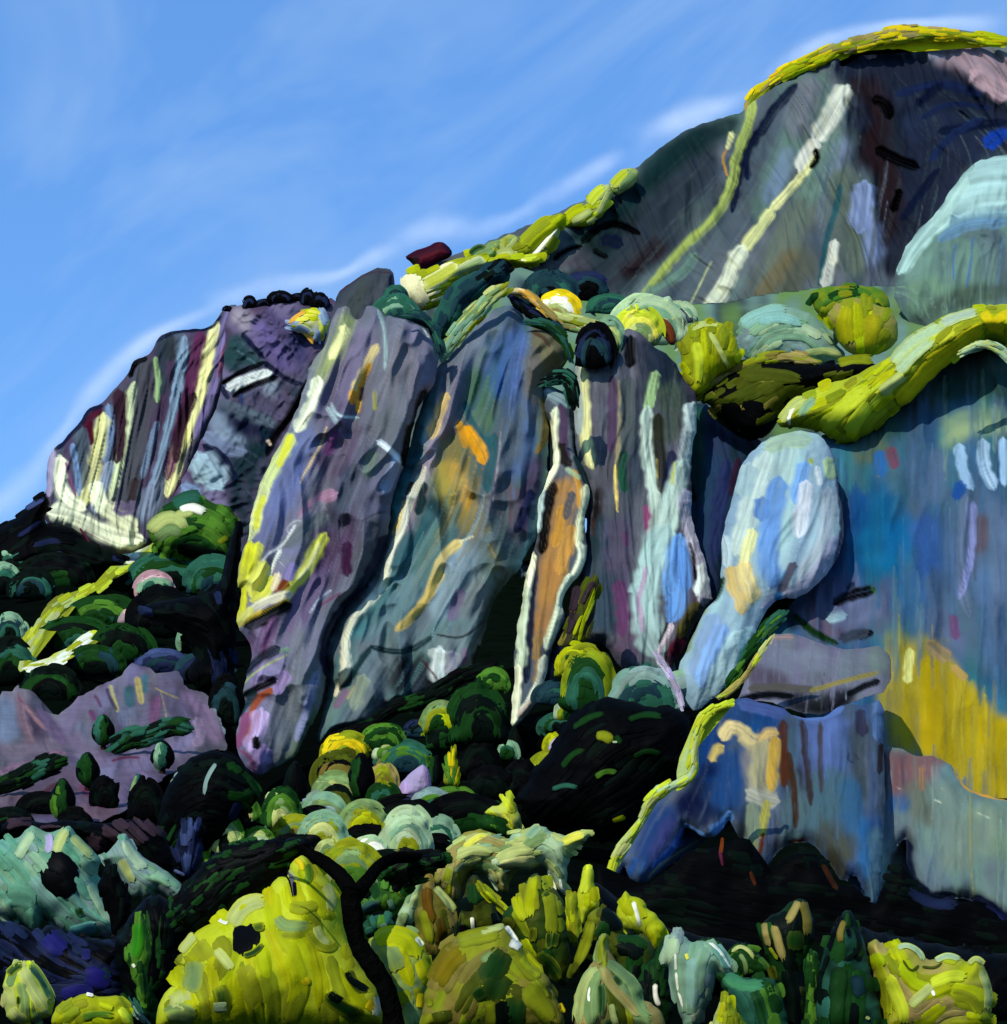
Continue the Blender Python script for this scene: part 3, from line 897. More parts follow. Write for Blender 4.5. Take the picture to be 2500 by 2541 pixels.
rock('purple_crag', 'rock_crag', 'broken purple crag with a pale ledge between the fluted cliff and the lime edged slab', 'crag',
 'a 1335 390 1440 372 1560 345 1620 318 1760 320 1880 350 1980 330 2060 480 2000 760 1880 900 1760 1150 1700 1400 1600 1700 1500 1950 1300 1950 960 1640 1080 1400 1200 1150 1290 950 1320 800',
 395, 24, 'pPSp', ['a 1450 420 1700 750', 'a 1350 600 1550 740', 'a 1300 960 1600 1090', 'a 1250 1100 1450 1240', 'a 1180 1260 1320 1460'],
 '''I 40 3 a 1390 400 1450 480 1520 520
92/82/124 90 5 a 1600 400 1680 560 1760 740
104/92/140 50 6 a 1500 480 1600 620 1720 740
66/66/110 40 2 a 1720 560 1780 700
p 40 4 a 1640 330 1700 430
48/78/84 50 2 a 1380 560 1440 660 1530 720
40/66/72 50 0 a 1340 640 1400 760
95/112/130 8 2 a 1400 640 1540 740
n 12 -7 a 1430 540 1500 620 1560 690
205/206/212 26 12 a 1345 868 1440 820 1600 775
G 9 2 a 1480 800 1510 806
k 12 -8 a 1310 836 1420 770 1560 714
k 14 -8 a 1375 915 1480 856 1640 798
n 13 -6 a 1300 850 1350 930
n 12 -6 a 1560 712 1640 770 1700 820 1790 840
140/148/168 36 6 a 1560 850 1640 870
N 12 -6 a 1420 900 1430 960
84/78/104 40 3 a 1480 930 1640 1030
s 30 7 a 1295 945 1440 1010 1630 1085
n 36 -12 a 1300 990 1380 1080 1470 1190
n 34 -12 a 1440 1080 1620 1130
26/42/60 30 -8 a 1560 1100 1590 1240
140/152/180 44 7 a 1270 1010 1310 1130 1440 1235
120/128/160 30 4 a 1210 1130 1300 1210 1450 1240
n 16 -9 a 1200 1200 1320 1260 1400 1420
150/168/188 64 9 a 1180 1260 1230 1350 1300 1450
160/178/196 30 9 a 1150 1300 1200 1420
T 60 -6 a 1360 1270 1480 1260 1560 1200
T 60 -8 a 1460 1300 1420 1450 1440 1600
120/135/170 30 4 a 1080 1440 1180 1490
k 24 -10 a 1850 800 1720 1030 1640 1120 1580 1260
215/190/180 10 4 a 1580 1170 1600 1200''', n=90, ln=110, w=24, hgt=5, mat=M_FAR, dome=(30, 26), pitch=2.8, folds=(12, 1 / 40., 1 / 80., .7))

rock('grey_peak', 'rock_peak', 'dark grey pointed peak behind the top of the lilac slab', 'peak',
 'z 600 700 622 620 636 556 660 535 694 514 722 503 742 512 748 540 742 590 760 640 740 720', 195, 8, 'GSG', ['z 735 520 660 640', 'z 700 520 640 600'],
 '''R 8 2 z 636 556 660 536 700 512 740 516
70/76/80 40 5 z 700 530 660 600
k 14 -6 z 720 580 690 640
n 12 -4 z 740 520 738 600''', n=40, ln=100, w=22, dome=(30, 26), folds=(8, 1 / 30., 1 / 120., .4))

rock('dark_gully', 'rock_gully', 'dark teal gully wall between the fluted buttress and the white boulder', 'gully',
 'd -120 700 40 720 150 720 330 900 470 930 480 1040 400 1200 360 1500 330 1750 h 300 200 150 400 -60 400 -200 100 d -200 1300 -120 900', 142, 14, 'TnTN', ['d 150 850 100 1700', 'd -40 900 -60 1500'],
 '''j 34 3 d 80 740 60 1000 100 1300
T 40 0 d 60 1000 40 1300
42/66/100 34 4 d 180 1000 150 1300 120 1600
44/54/100 30 3 d 250 1050 200 1350 170 1650
60/36/62 16 2 d 320 1040 290 1160 270 1260
k 40 -8 d 200 760 330 880 430 950
k 26 -6 d 20 1200 40 1300''', n=70, ln=150, w=24, hgt=4)

rock('blue_wall', 'rock_wall', 'tall blue rock wall with yellow lichen at the right edge', 'rock wall',
 'd 760 900 960 900 1100 840 1300 620 1480 470 1650 380 1904 300 2100 290 2600 330 2600 3300 1100 3300 h 500 500 460 380 560 290 d 640 1900 800 1700 880 1300',
 120, 30, 'bsBatb', ['d 1000 900 1000 2400', 'd 1700 900 1720 2400', 'd 1400 900 1400 2400'],
 '''74/90/88 90 3 d 1300 700 1450 540 1650 440 1960 400
64/76/84 50 0 d 1150 880 1350 680 1500 560 1760 470
48/80/78 60 0 d 1500 640 1700 600 1960 600
50/84/80 50 2 d 1120 900 1300 820
88/100/90 60 0 d 1000 1000 1200 1000
132/152/132 50 5 d 1540 880 1700 800 1904 800
150/165/135 40 5 d 1530 960 1700 850 1960 860
52/104/168 30 2 d 1150 1000 1160 1140
126/76/104 22 2 d 1210 980 1240 1100
84/106/140 60 2 d 1380 1000 1420 1300
90/108/142 60 2 d 1500 1000 1480 1300
150/176/214 26 6 d 1620 960 1640 1120 1700 1220
160/182/216 26 6 d 1760 930 1760 1080 1830 1220
150/176/214 22 6 d 1880 920 1890 1200
34/84/165 26 2 d 1630 1180 1600 1280
20/96/142 110 3 d 1080 1300 1140 1440 1080 1600
22/98/150 90 3 d 1200 1460 1280 1540 1150 1660
26/80/140 60 2 d 1010 1240 1020 1460
24/104/150 60 2 d 1060 1640 1260 1680 h 1100 20
60/96/160 60 2 d 1420 1400 1440 1640 1430 1880
104/118/152 24 3 d 1660 1260 1640 1500 1630 1800 h 1680 300
128/132/182 18 4 d 1700 1300 1700 1600 h 1620 200
100/116/150 34 2 d 1860 1300 1850 1700 h 1850 300
86/110/150 40 2 h 1760 40 1760 300 1800 600
100/80/90 40 2 d 1740 1380 1740 1600
60/62/110 40 -8 d 930 1240 920 1500 860 1700
84/86/124 70 3 h 1180 100 1240 300
60/100/146 80 2 h 1300 60 1320 300
80/100/130 60 2 h 1500 60 1520 360
120/84/130 20 1 h 1580 300 1600 440
88/100/132 60 2 h 1480 260 1520 420 1640 520
86/84/120 60 3 h 700 180 860 160 1000 90
94/82/106 60 3 h 680 270 800 340 980 370
106/112/150 60 4 h 860 330 1000 280 1160 220
150/174/196 22 5 h 840 320 950 300
k 26 -12 h 880 235 980 180 1115 150
n 14 -6 h 960 150 1000 110
58/104/62 10 2 h 1100 130 1130 170
k 18 -8 h 1020 430 1110 400
60/66/84 24 -4 h 920 440 1080 400
k 34 -10 h 560 300 640 320 640 390
E 16 -4 h 700 360 780 420 900 470
E 14 -4 h 640 300 740 380 830 440
130/130/58 50 2 h 1260 390 1250 640 1230 960
K 40 2 h 1220 500 1200 900
150/140/70 40 3 h 1400 420 1390 640 1400 900
165/144/40 40 4 h 1330 500 1320 800 1320 1080
172/150/16 44 4 h 1300 700 1290 1020
168/144/10 40 4 h 1470 520 1440 800 1440 1120
163/141/40 44 4 h 1560 560 1530 900 1560 1160
168/149/50 30 4 h 1640 660 1610 960 1640 1260
172/150/16 44 4 h 1700 720 1650 1000 1700 1330
170/147/30 44 4 h 1780 820 1760 1100 1790 1350
159/139/30 40 4 h 1860 900 1850 1360
168/149/40 40 4 h 1940 900 1930 1380
150/140/60 46 3 h 1215 520 1203 800 1223 1080
K 46 3 h 1255 480 1243 775 1263 1070
172/150/16 46 3 h 1300 470 1288 780 1308 1090
168/149/40 46 3 h 1345 520 1333 825 1353 1130
146/131/60 46 3 h 1395 470 1383 805 1403 1140
172/150/16 46 3 h 1440 560 1428 855 1448 1150
168/144/10 46 3 h 1490 560 1478 850 1498 1140
163/141/40 46 3 h 1530 620 1518 885 1538 1150
172/150/16 46 3 h 1570 640 1558 920 1578 1200
170/147/30 46 3 h 1615 680 1603 970 1623 1260
172/150/16 46 3 h 1660 720 1648 1025 1668 1330
177/154/20 46 3 h 1700 780 1688 1065 1708 1350
168/149/50 46 3 h 1745 820 1733 1095 1753 1370
172/150/16 46 3 h 1790 880 1778 1130 1798 1380
163/142/40 46 3 h 1840 900 1828 1145 1848 1390
172/150/16 46 3 h 1890 930 1878 1165 1898 1400
168/149/40 46 3 h 1940 960 1928 1180 1948 1400
208/204/140 20 5 h 1330 500 1310 700
150/128/100 30 2 h 1440 460 1560 560
168/140/90 20 2 h 1580 600 1660 680''', n=330, ln=190, w=54, hgt=3, pitch=3.6, dim=.9, zones='''+24/94/146 40 0 d 1000 1250 1280 1240 1360 1480 1280 1700 h 1150 60 h 700 100 d 900 1640 1000 1500
+72/86/90 34 0 d 1000 940 1300 640 1500 500 1904 420 2050 420 2050 600 1500 700 1280 860 1080 1000
+66/98/138 40 0 d 1300 980 1540 960 1520 1400 1560 1880 1380 1880 1400 1400
+92/112/146 40 4 d 1600 1240 2000 1240 2000 1900 1600 1900
+84/102/126 40 4 h 1100 200 1900 200 1900 640 1600 560 1400 420 1150 380
+96/98/128 34 6 h 680 170 1150 150 1180 400 860 460 700 360''', dome=(60, 40), folds=(22, 1 / 130., 1 / 700., 0), soft=10)

rock('ledge', 'rock_ledge', 'flat grey lilac ledge lying between the white boulder and the blue overhang', 'ledge',
 'h 470 440 520 415 600 405 700 425 850 485 1000 505 1200 480 1230 740 1010 800 820 900 620 860 480 800 300 830 340 740 360 660 420 560', 104, 16, 'ggpGg', ['h 600 450 590 700', 'h 1000 500 980 700'],
 '''118/120/142 70 4 h 560 500 540 640
124/126/146 70 4 h 760 500 750 640
116/122/138 80 4 h 960 540 950 680
120/132/132 40 3 h 1140 500 1140 640
150/126/130 12 3 h 520 430 640 430
84/72/90 44 2 h 380 640 480 680 600 690
92/86/84 20 2 h 380 730 560 730 760 740
K 12 5 h 740 750 900 700 1140 640
208/180/140 10 4 h 520 420 500 470
k 20 -10 h 310 810 450 765 640 780
k 46 -14 h 600 800 700 830 800 850 880 830 1000 760
k 16 -10 h 960 770 1060 720 1150 690''', n=90, ln=120, w=28, hgt=3, dome=(30, 20), folds=(4, .02, .01, 0))  # black strokes along the lower edge paint the shadow under the ledge

# ------------------------------------------------------------------ thin cloud lying along the far side of the ridge
def cloud_bank():
    m = bpy.data.materials.new('thin_cloud'); m.use_nodes = True
    t = m.node_tree; t.nodes.clear()
    out = nd(t, 'ShaderNodeOutputMaterial'); mx = nd(t, 'ShaderNodeMixShader'); tr = nd(t, 'ShaderNodeBsdfTransparent')
    df = nd(t, 'ShaderNodeBsdfDiffuse'); df.inputs['Color'].default_value = (.86, .90, .94, 1)
    at = nd(t, 'ShaderNodeAttribute', attribute_name='core'); co = nd(t, 'ShaderNodeTexCoord')
    nz_ = nd(t, 'ShaderNodeTexNoise'); nz_.inputs['Scale'].default_value = .0067; nz_.inputs['Detail'].default_value = 5
    mr = nd(t, 'ShaderNodeMapRange'); mr.inputs[1].default_value = .3; mr.inputs[2].default_value = .68
    mu = nd(t, 'ShaderNodeMath', operation='MULTIPLY')
    k = t.links.new
    k(co.outputs['Object'], nz_.inputs['Vector']); k(nz_.outputs['Fac'], mr.inputs[0]); k(mr.outputs[0], mu.inputs[0]); k(at.outputs['Fac'], mu.inputs[1])
    k(mu.outputs[0], mx.inputs[0]); k(tr.outputs[0], mx.inputs[1]); k(df.outputs[0], mx.inputs[2]); k(mx.outputs[0], out.inputs['Surface'])
    for lb, line, w, D, a in (
        ('pale thin cloud hugging the skyline of the fluted cliff at the left', 'z -60 1000 40 930 110 830 200 712 290 632 390 590 430 568', 60, 700, .36),
        ('pale thin cloud over the top of the purple crag', 'z 390 585 480 545 560 535 640 525 700 490 760 460', 50, 720, .38),
        ('thin greenish white cloud above the maroon block', 'z 720 470 800 440 860 425 900 440 1000 400 1100 335 1200 280', 60, 900, .32),
        ('pale thin cloud along the summit shoulder and crest', 'z 1180 270 1290 222 1400 190 1440 150 1500 105 1580 72 1690 46 1800 44 1960 56', 56, 900, .42)):
        q, ln = resample(chaikin(pts(line), False, 2), 24)
        tg = np.gradient(q, axis=0); tg /= np.hypot(*tg.T)[:, None]
        nr = np.stack([-tg[:, 1], tg[:, 0]], -1)
        th = np.linspace(0, 2 * math.pi, 25)[:-1]
        s = np.linspace(0, 1, len(q))
        hw = w * .75 * (1 + .45 * vn(s * ln / 90., s * 0, 5))
        X = q[:, :1] + nr[:, :1] * hw[:, None] * np.cos(th); Y = q[:, 1:] + nr[:, 1:] * hw[:, None] * np.cos(th)
        V = P(X, Y, D + D / FPX * hw[:, None] * np.sin(th)).reshape(-1, 3)
        den = (a * np.clip(np.minimum(s / .12, (1 - s) / .12), 0, 1)[:, None] * np.sin(th)[None] ** 4 * .62).reshape(-1)
        i = np.arange(len(V)).reshape(X.shape); j = np.roll(i, -1, 1)
        F = np.stack([i[:-1], j[:-1], j[1:], i[1:]], -1).reshape(-1, 4)
        o = mesh_obj('cloud', V, F, np.ones((len(V), 3)), m)
        at_ = o.data.attributes.new('core', 'FLOAT', 'POINT'); at_.data.foreach_set('value', den.astype(np.float32))
        tag(o, lb, 'cloud', 'thin clouds along the ridge')
cloud_bank()

# ------------------------------------------------------------------ the great slabs and pillars
rock('buttress', 'rock_buttress', 'dark fluted grey buttress with white ribs, right of the ochre pillar', 'buttress',
 'c 1050 445 1150 462 1240 432 1270 340 1310 272 1380 282 1480 380 1600 450 1650 560 1725 640 1735 720 1740 850 1700 1000 1700 1150 1710 1260 1700 1400 1760 1560 1800 1700 1830 1880 g 1600 200 1500 330 1420 520 1340 600 1400 740 1440 850 1380 860 1300 700 1060 640 950 460 860 470 800 500 720 580 640 720 590 760 600 560 720 330 c 1050 1750 1090 1600 1080 1400 1110 1230 1060 1110 1000 1000 985 800 1000 650 1000 550 1030 470',
 134, 16, 'SgGPs', ['c 1200 480 1200 1200 1150 1900', 'c 1400 400 1420 1200 1350 1900', 'c 1720 720 1640 1000 1540 1500 1440 1900', 'g 1000 0 1050 500'],
 '''c 28 12 c 1060 500 1072 700 1075 850 1095 1000 1120 1100
150/158/166 20 6 c 1030 480 1030 700 1040 900
g 60 5 c 1170 500 1180 760 1190 960
96/92/110 40 4 c 1130 600 1120 800 1140 1000
150/138/116 12 6 c 1275 580 1290 800 1270 1000 1255 1200 1260 1290
222/196/120 9 5 c 1255 1080 1255 1200 1270 1360
P 22 -6 c 1240 560 1240 800 1230 1000
104/72/112 8 2 c 1262 580 1265 720
k 26 -10 c 1345 320 1345 400 1340 500
30/44/62 90 -4 c 1420 380 1540 480 1620 600
48/60/72 60 -3 c 1440 640 1600 650 1690 720
S 40 -4 c 1390 560 1400 800 1390 1050 1380 1250
84/90/98 30 5 c 1330 560 1330 800 1310 1000
j 20 -4 c 1310 1000 1290 1120 1310 1240
28/20/16 36 -12 c 1155 1220 1140 1350 1105 1480 1120 1560 1100 1650
90/44/20 9 2 c 1130 1400 1120 1500
52/76/94 52 0 c 1180 1400 1160 1600 1150 1800 g 900 200 890 380
86/76/104 60 4 c 1290 1400 1270 1600 1260 1880
110/70/112 14 2 c 1310 1480 1320 1560
104/66/108 30 2 g 1040 100 1060 260 1060 420
98/78/104 60 4 g 1100 250 1100 420 1060 540
60/74/92 60 2 g 960 60 960 240 970 400
130/70/110 18 3 c 1440 1320 1450 1440 1460 1500
70/62/82 26 -4 c 1520 1250 1500 1400 1540 1300
Q 22 9 c 1497 530 1470 640 1445 760
178/190/188 30 10 c 1445 740 1435 900 1450 1050 1475 1180 1500 1340 1500 1450 1470 1560
44/44/34 26 -8 c 1510 780 1500 900 1530 1060 1530 1240
208/184/120 7 3 c 1500 1040 1505 1160
72/84/74 60 -2 c 1580 600 1600 760 1580 940
24/30/70 24 -6 c 1590 1000 1560 1180 1560 1330
186/196/204 36 12 c 1722 720 1690 800 1715 880 1690 960 1650 1080
176/192/194 44 12 c 1660 1060 1620 1180 1590 1320 1550 1480 1500 1600
170/174/120 10 4 c 1610 1060 1590 1200
166/188/196 66 12 c 1560 1450 1500 1600 1460 1750 1440 1900 g 1180 140 1190 300 1230 440 1270 540
176/150/184 12 8 c 1440 1680 1400 1850 g 1150 200 1180 400
112/154/218 50 2 c 1630 1500 1610 1650 1590 1850 g 1380 80 1380 260 1340 330
100/140/206 30 2 c 1650 1560 1660 1700 1670 1820
L 36 12 c 1662 1230 1690 1400 1730 1540 1775 1680 1790 1800 1770 1900
210/214/224 30 12 g 1540 0 1540 100 1500 180
k 10 -6 c 1695 1540 1720 1640 1730 1760
30/40/34 14 -8 g 1340 350 1280 470
196/180/200 13 10 g 1350 350 1320 430 1275 520 1270 550
206/196/214 16 10 g 1270 540 1320 630 1380 730 1410 830
R 40 -8 g 1370 460 1330 560 1380 600
R 30 -8 g 1420 420 1360 540
92/86/46 26 3 g 1510 230 1440 330 1400 430
64/98/94 50 0 g 1180 620 1300 680 1360 760
90/120/116 40 2 g 1420 640 1400 760''', n=190, ln=220, w=26, hgt=6, dome=(40, 46), folds=(14, 1 / 32., 1 / 420., 0))

rock('white_boulder', 'rock_boulder', 'big egg shaped pale blue boulder standing before the dark gully', 'boulder',
 'd 430 965 540 900 680 876 800 900 880 1000 905 1200 935 1400 935 1560 870 1690 770 1800 670 1870 h 560 200 480 270 430 385 350 525 250 720 160 800 70 870 30 860 -30 720 -50 640 10 500 50 400 130 260 200 200 d 220 1660 218 1500 260 1350 300 1220 330 1080',
 124, 12, 'AuWAu', ['d 640 900 480 1300 340 1800', 'd 700 900 640 1400 520 1900', 'd 820 950 900 1300 760 1750', 'h 350 300 150 750'],
 '''196/208/212 44 6 d 500 1000 420 1200 370 1400 300 1600
176/196/204 50 5 d 600 960 560 1200
168/188/204 40 5 d 380 1080 340 1260
118/156/218 44 3 d 560 1160 510 1400 490 1600 520 1800
126/164/222 30 4 d 710 1070 690 1160 650 1300
112/150/214 36 3 d 460 1280 450 1400
204/206/226 34 8 d 720 1180 690 1350 670 1500
210/214/228 14 8 d 780 1090 800 1200
178/186/206 40 6 d 850 1220 850 1450 800 1600 680 1760
172/172/206 36 6 d 900 1500 830 1680 700 1820 h 560 180 460 260
168/188/170 36 6 d 480 980 600 920 740 930
164/182/150 26 6 d 840 1040 870 1160
v 12 5 d 740 1040 755 1070
70/70/98 16 -8 d 830 905 895 1000 915 1180 940 1400 930 1560 880 1680
52/118/176 20 2 d 620 1700 570 1790 540 1880
90/88/110 20 -4 d 650 1660 600 1760 560 1830
c 26 6 d 400 1460 360 1600 330 1700
222/200/150 40 7 d 340 1660 370 1780 h 380 100 400 220
214/186/130 30 6 d 270 1680 300 1850 h 340 200 340 290
150/172/216 40 6 h 180 300 120 480 60 660
136/166/220 40 4 h 230 360 140 560 100 720
176/200/216 50 7 h 340 400 240 620 160 760 100 850
168/196/212 30 6 h 400 380 330 520
190/204/220 26 7 d 230 1500 260 1580 250 1680
140/152/120 12 3 h 130 240 60 360 10 520
R 22 -8 h 200 80 180 150 130 220
E 14 -4 h 230 80 210 150 170 220''', n=130, ln=170, w=26, hgt=3, dim=.86, dome=(80, 60), folds=(12, 1 / 60., 1 / 300., .25))  # dark stroke down the right rim paints the boulder's shadow

rock('ochre_pillar', 'rock_pillar', 'narrow ochre pillar edged by two wavy white ribs', 'pillar',
 'c 820 620 900 640 980 680 1010 780 1010 1000 1065 1100 1112 1225 1075 1380 1075 1500 1095 1600 1055 1730 970 1810 930 1900 g 725 310 655 455 625 565 595 725 565 825 475 905 410 985 396 850 425 700 412 560 440 350 480 150 490 60 440 0 c 700 1780 760 1650 775 1520 785 1400 780 1280 825 1200 870 1120 895 1050 875 900 870 820 820 760',
 129, 18, 'gSsG', ['c 920 700 900 1100 800 1500 740 1900', 'c 1040 1130 1060 1400 1000 1750', 'g 600 100 520 500 440 900'],
 '''140/156/168 30 4 c 840 650 920 680 980 730
120/126/140 30 4 c 960 800 980 950 950 1080
92/44/50 10 2 c 945 740 970 860 950 960
P 20 -6 c 930 720 950 850 940 940 980 1060
40/34/36 28 -10 c 920 960 960 1060 990 1080
k 24 -12 c 895 1190 860 1300 840 1450 820 1600
k 14 -10 c 1005 700 1000 800 1020 900 1020 1010
T 18 -10 c 1020 1020 1060 1120 1100 1200
178/132/78 54 5 c 980 1170 940 1340 900 1560 860 1750 830 1900
174/128/78 54 5 g 680 0 640 150 600 300 570 450
186/138/68 22 5 c 940 1320 920 1480 890 1560
190/140/66 13 5 c 1010 1110 1050 1220 1045 1340
186/140/80 30 5 c 1000 1440 960 1600 920 1720
G 18 2 c 1000 1240 960 1400
150/120/84 22 4 g 560 420 550 560 530 700
s 22 0 g 520 560 500 700 480 840
n 16 -10 g 520 60 520 300 510 450 490 700
n 16 -8 c 780 1600 780 1750 750 1880
C 18 12 c 908 740 885 880 912 1060 860 1150 815 1240
184/200/206 20 12 c 820 1220 800 1340 785 1480
C 17 12 c 770 1600 748 1740 720 1880
206/216/200 24 12 g 495 130 465 330 455 480 480 520 440 640
C 22 12 g 440 600 430 720 425 850 412 960
208/206/180 20 12 c 1080 1200 1080 1300 1050 1420 1030 1560
C 20 12 c 1040 1540 1072 1620 1020 1730 940 1830 920 1900
204/212/196 20 12 g 750 60 700 200 650 380 610 500
206/208/200 20 12 g 600 540 575 690 520 800 440 920
186/170/170 18 10 g 560 760 490 860 440 900
160/176/150 12 4 c 960 1100 1050 1160''', n=70, ln=160, w=20, hgt=5, dome=(26, 30), folds=(6, 1 / 30., 1 / 260., .1))

rock('ochre_slab', 'rock_slab', 'broad blue and teal slab with orange ochre stains in the middle of the cliffs', 'slab',
 'c 620 125 700 170 720 245 800 255 900 288 960 360 985 440 960 500 870 548 818 600 845 700 858 800 862 900 850 1050 860 1150 810 1250 795 1400 795 1500 720 1600 700 1700 f 1840 60 1730 200 1690 330 1650 480 1590 620 1450 745 1300 790 1100 860 960 990 800 990 730 1065 680 1050 710 900 750 760 745 600 700 540 740 400 820 260 870 210 b 890 1870 1020 1700 1070 1560 1100 1440 1100 1300 1160 1160 1220 1000 1262 850 1325 650 1400 485 1500 395 1700 175',
 126, 26, 'sFtsg', ['c 640 180 450 600 250 1000 100 1500', 'c 720 300 690 900 700 1500', 'c 880 320 820 900 780 1500', 'c 340 1500 200 1700 100 1900', 'f 1100 560 880 900', 'f 1000 300 830 600'],
 '''108/114/134 80 6 c 560 220 400 420 250 600
112/108/134 60 5 c 320 480 280 700 230 900
s 50 3 c 620 150 640 280
66/100/160 90 3 c 630 320 600 500 570 650
80/102/158 60 3 c 680 280 680 480 660 700
86/104/146 70 3 c 690 640 690 900 670 1150
90/98/112 60 2 c 640 700 620 900 600 1100
74/104/84 44 2 c 430 520 430 680 480 800 520 880
t 16 -10 c 368 710 410 840 460 920 530 960
t 24 -10 c 540 900 520 1060 500 1240
160/150/166 8 5 c 580 880 570 1000 550 1180 530 1300
110/102/100 60 3 c 760 420 800 560 790 700
116/108/84 66 5 c 770 290 880 340 930 440 850 500
84/62/50 10 -3 c 760 290 840 330 870 380
150/160/128 8 4 c 880 300 960 380 975 450 930 490
128/108/66 20 5 c 830 680 850 820 840 930 790 1010
148/124/60 9 4 c 845 720 850 860 810 1000
P 40 -3 c 800 1040 760 1200 700 1400 660 1540
30/36/74 22 -8 c 760 1230 720 1370 670 1480
96/82/100 50 2 c 640 1200 610 1360 620 1500
100/96/110 60 2 c 560 1150 540 1350
74/96/110 60 0 c 520 1400 580 1560 600 1700
206/146/36 30 4 c 360 860 410 930 460 1000 480 1070
214/160/70 18 4 c 440 920 480 990
190/140/50 16 3 c 330 820 350 900 380 980
210/158/60 36 5 c 320 1090 320 1200 370 1290 440 1370
178/144/74 36 4 c 270 1050 280 1180 330 1300
150/136/72 40 3 c 210 1060 230 1200 300 1320
134/120/72 60 3 c 330 1400 420 1400 430 1500
T 22 -12 c 120 1180 110 1300 90 1370
T 34 -12 c 130 1290 220 1340 310 1415
48/80/94 50 0 c 100 1420 160 1520 120 1680
t 60 2 c 60 1480 20 1640 -40 1780 -100 1900
96/122/124 50 4 c 260 1460 180 1560 100 1750
206/184/130 22 10 c 350 1530 260 1590 200 1700 150 1860
204/176/110 20 9 f 1420 40 1360 160 1270 290 1150 390
206/200/180 9 4 c 420 1500 330 1540
128/142/160 70 5 c 380 1580 330 1720 260 1900
134/146/158 60 5 c 400 1700 400 1900
110/110/90 40 2 c 500 1540 560 1660 580 1760
150/132/76 8 3 c 505 1540 560 1650
a 36 4 f 1030 260 960 350 880 400
110/132/146 60 5 f 1250 60 1150 260 1000 400
80/116/126 40 2 f 1120 40 1080 200 980 330
126/142/160 60 5 f 1500 60 1380 300
118/104/138 26 3 f 1540 150 1500 260 1480 330
120/126/136 60 4 f 1640 100 1560 320
a 34 6 b 1372 650 1337 800 1312 980 1228 1120 1168 1240 1148 1400 1118 1480
60/112/132 22 5 b 1290 1000 1210 1120 1150 1200
154/140/164 34 6 b 1450 640 1390 820 1340 1000 1310 1180
156/128/150 40 6 b 1300 1180 1240 1330 1180 1470
204/178/132 24 9 b 1450 660 1400 780 1355 920
70/38/18 12 2 b 1250 1180 1210 1260
214/190/140 12 10 b 1205 1290 1180 1400 1130 1490
208/206/200 16 12 b 1325 1090 1268 1220 1218 1330 1198 1440 1130 1550 1090 1700 1060 1800 990 1890
212/210/200 18 12 f 1110 20 1080 130 970 240 890 340 850 440 858 540 876 610 826 700
208/196/180 12 8 f 830 500 840 640 790 780
106/128/132 40 2 f 900 500 800 760 740 960
k 9 -10 f 1670 330 1580 420 1500 440 1390 415
T 14 -10 f 1360 430 1250 510 1120 520 1000 485
T 14 -8 f 1000 490 930 580 880 680 820 740
110/118/130 70 5 f 1120 560 1010 740 900 900
104/112/122 60 5 f 1040 780 960 900 860 980
128/136/130 30 4 f 960 660 900 860
88/70/92 20 2 f 1080 800 1070 860
118/96/126 18 2 f 860 740 790 850
170/160/120 8 3 f 900 720 860 800
202/208/216 40 8 f 1410 500 1390 620 1390 700
160/156/176 30 5 f 1480 520 1480 650
124/100/134 14 4 f 1560 500 1550 640
k 50 -14 f 1220 560 1170 680 1150 760
k 50 -14 f 1290 560 1330 660 1360 720
28/32/50 60 -14 f 1240 620 1250 720 1280 780
R 8 2 f 1300 560 1380 660 1430 740
k 40 -12 f 1840 60 1760 180 1700 300 1680 460
k 30 -12 f 1660 480 1620 600''', zones='''+66/94/152 30 4 c 570 310 700 280 730 480 720 700 680 1100 600 1100 620 700 510 640 520 480
+70/98/86 26 -4 c 400 500 500 450 540 700 540 880 470 900 400 700
+132/118/74 30 6 c 200 1050 320 820 400 880 420 1000 400 1200 460 1380 440 1500 330 1400 220 1250
+44/86/98 26 -10 c 80 1360 300 1400 230 1620 40 1850 -100 1900 20 1600
+122/134/148 30 12 c 380 1570 460 1700 480 1900 250 1900 300 1700
+64/112/126 26 0 f 860 460 1000 300 1100 100 1300 40 1220 260 1000 420
+106/100/92 26 6 c 740 280 900 290 960 420 900 520 800 570 790 900 740 900
+98/92/104 30 0 c 540 1080 680 1080 700 1350 640 1560 540 1560
+70/62/84 24 -10 c 740 1060 830 1030 780 1260 720 1480 640 1560 660 1400
+100/108/130 34 8 c 560 180 640 180 500 420 340 640 240 760 330 520
+112/120/128 30 10 f 1300 420 1650 330 1600 560 1480 720 1380 700 1360 520 1200 540
+104/112/122 30 8 f 1020 540 1160 560 1060 800 940 960 820 970 880 800''', n=260, ln=240, w=40, hgt=8, dome=(56, 56), folds=(58, 1 / 110., 1 / 340., .3))

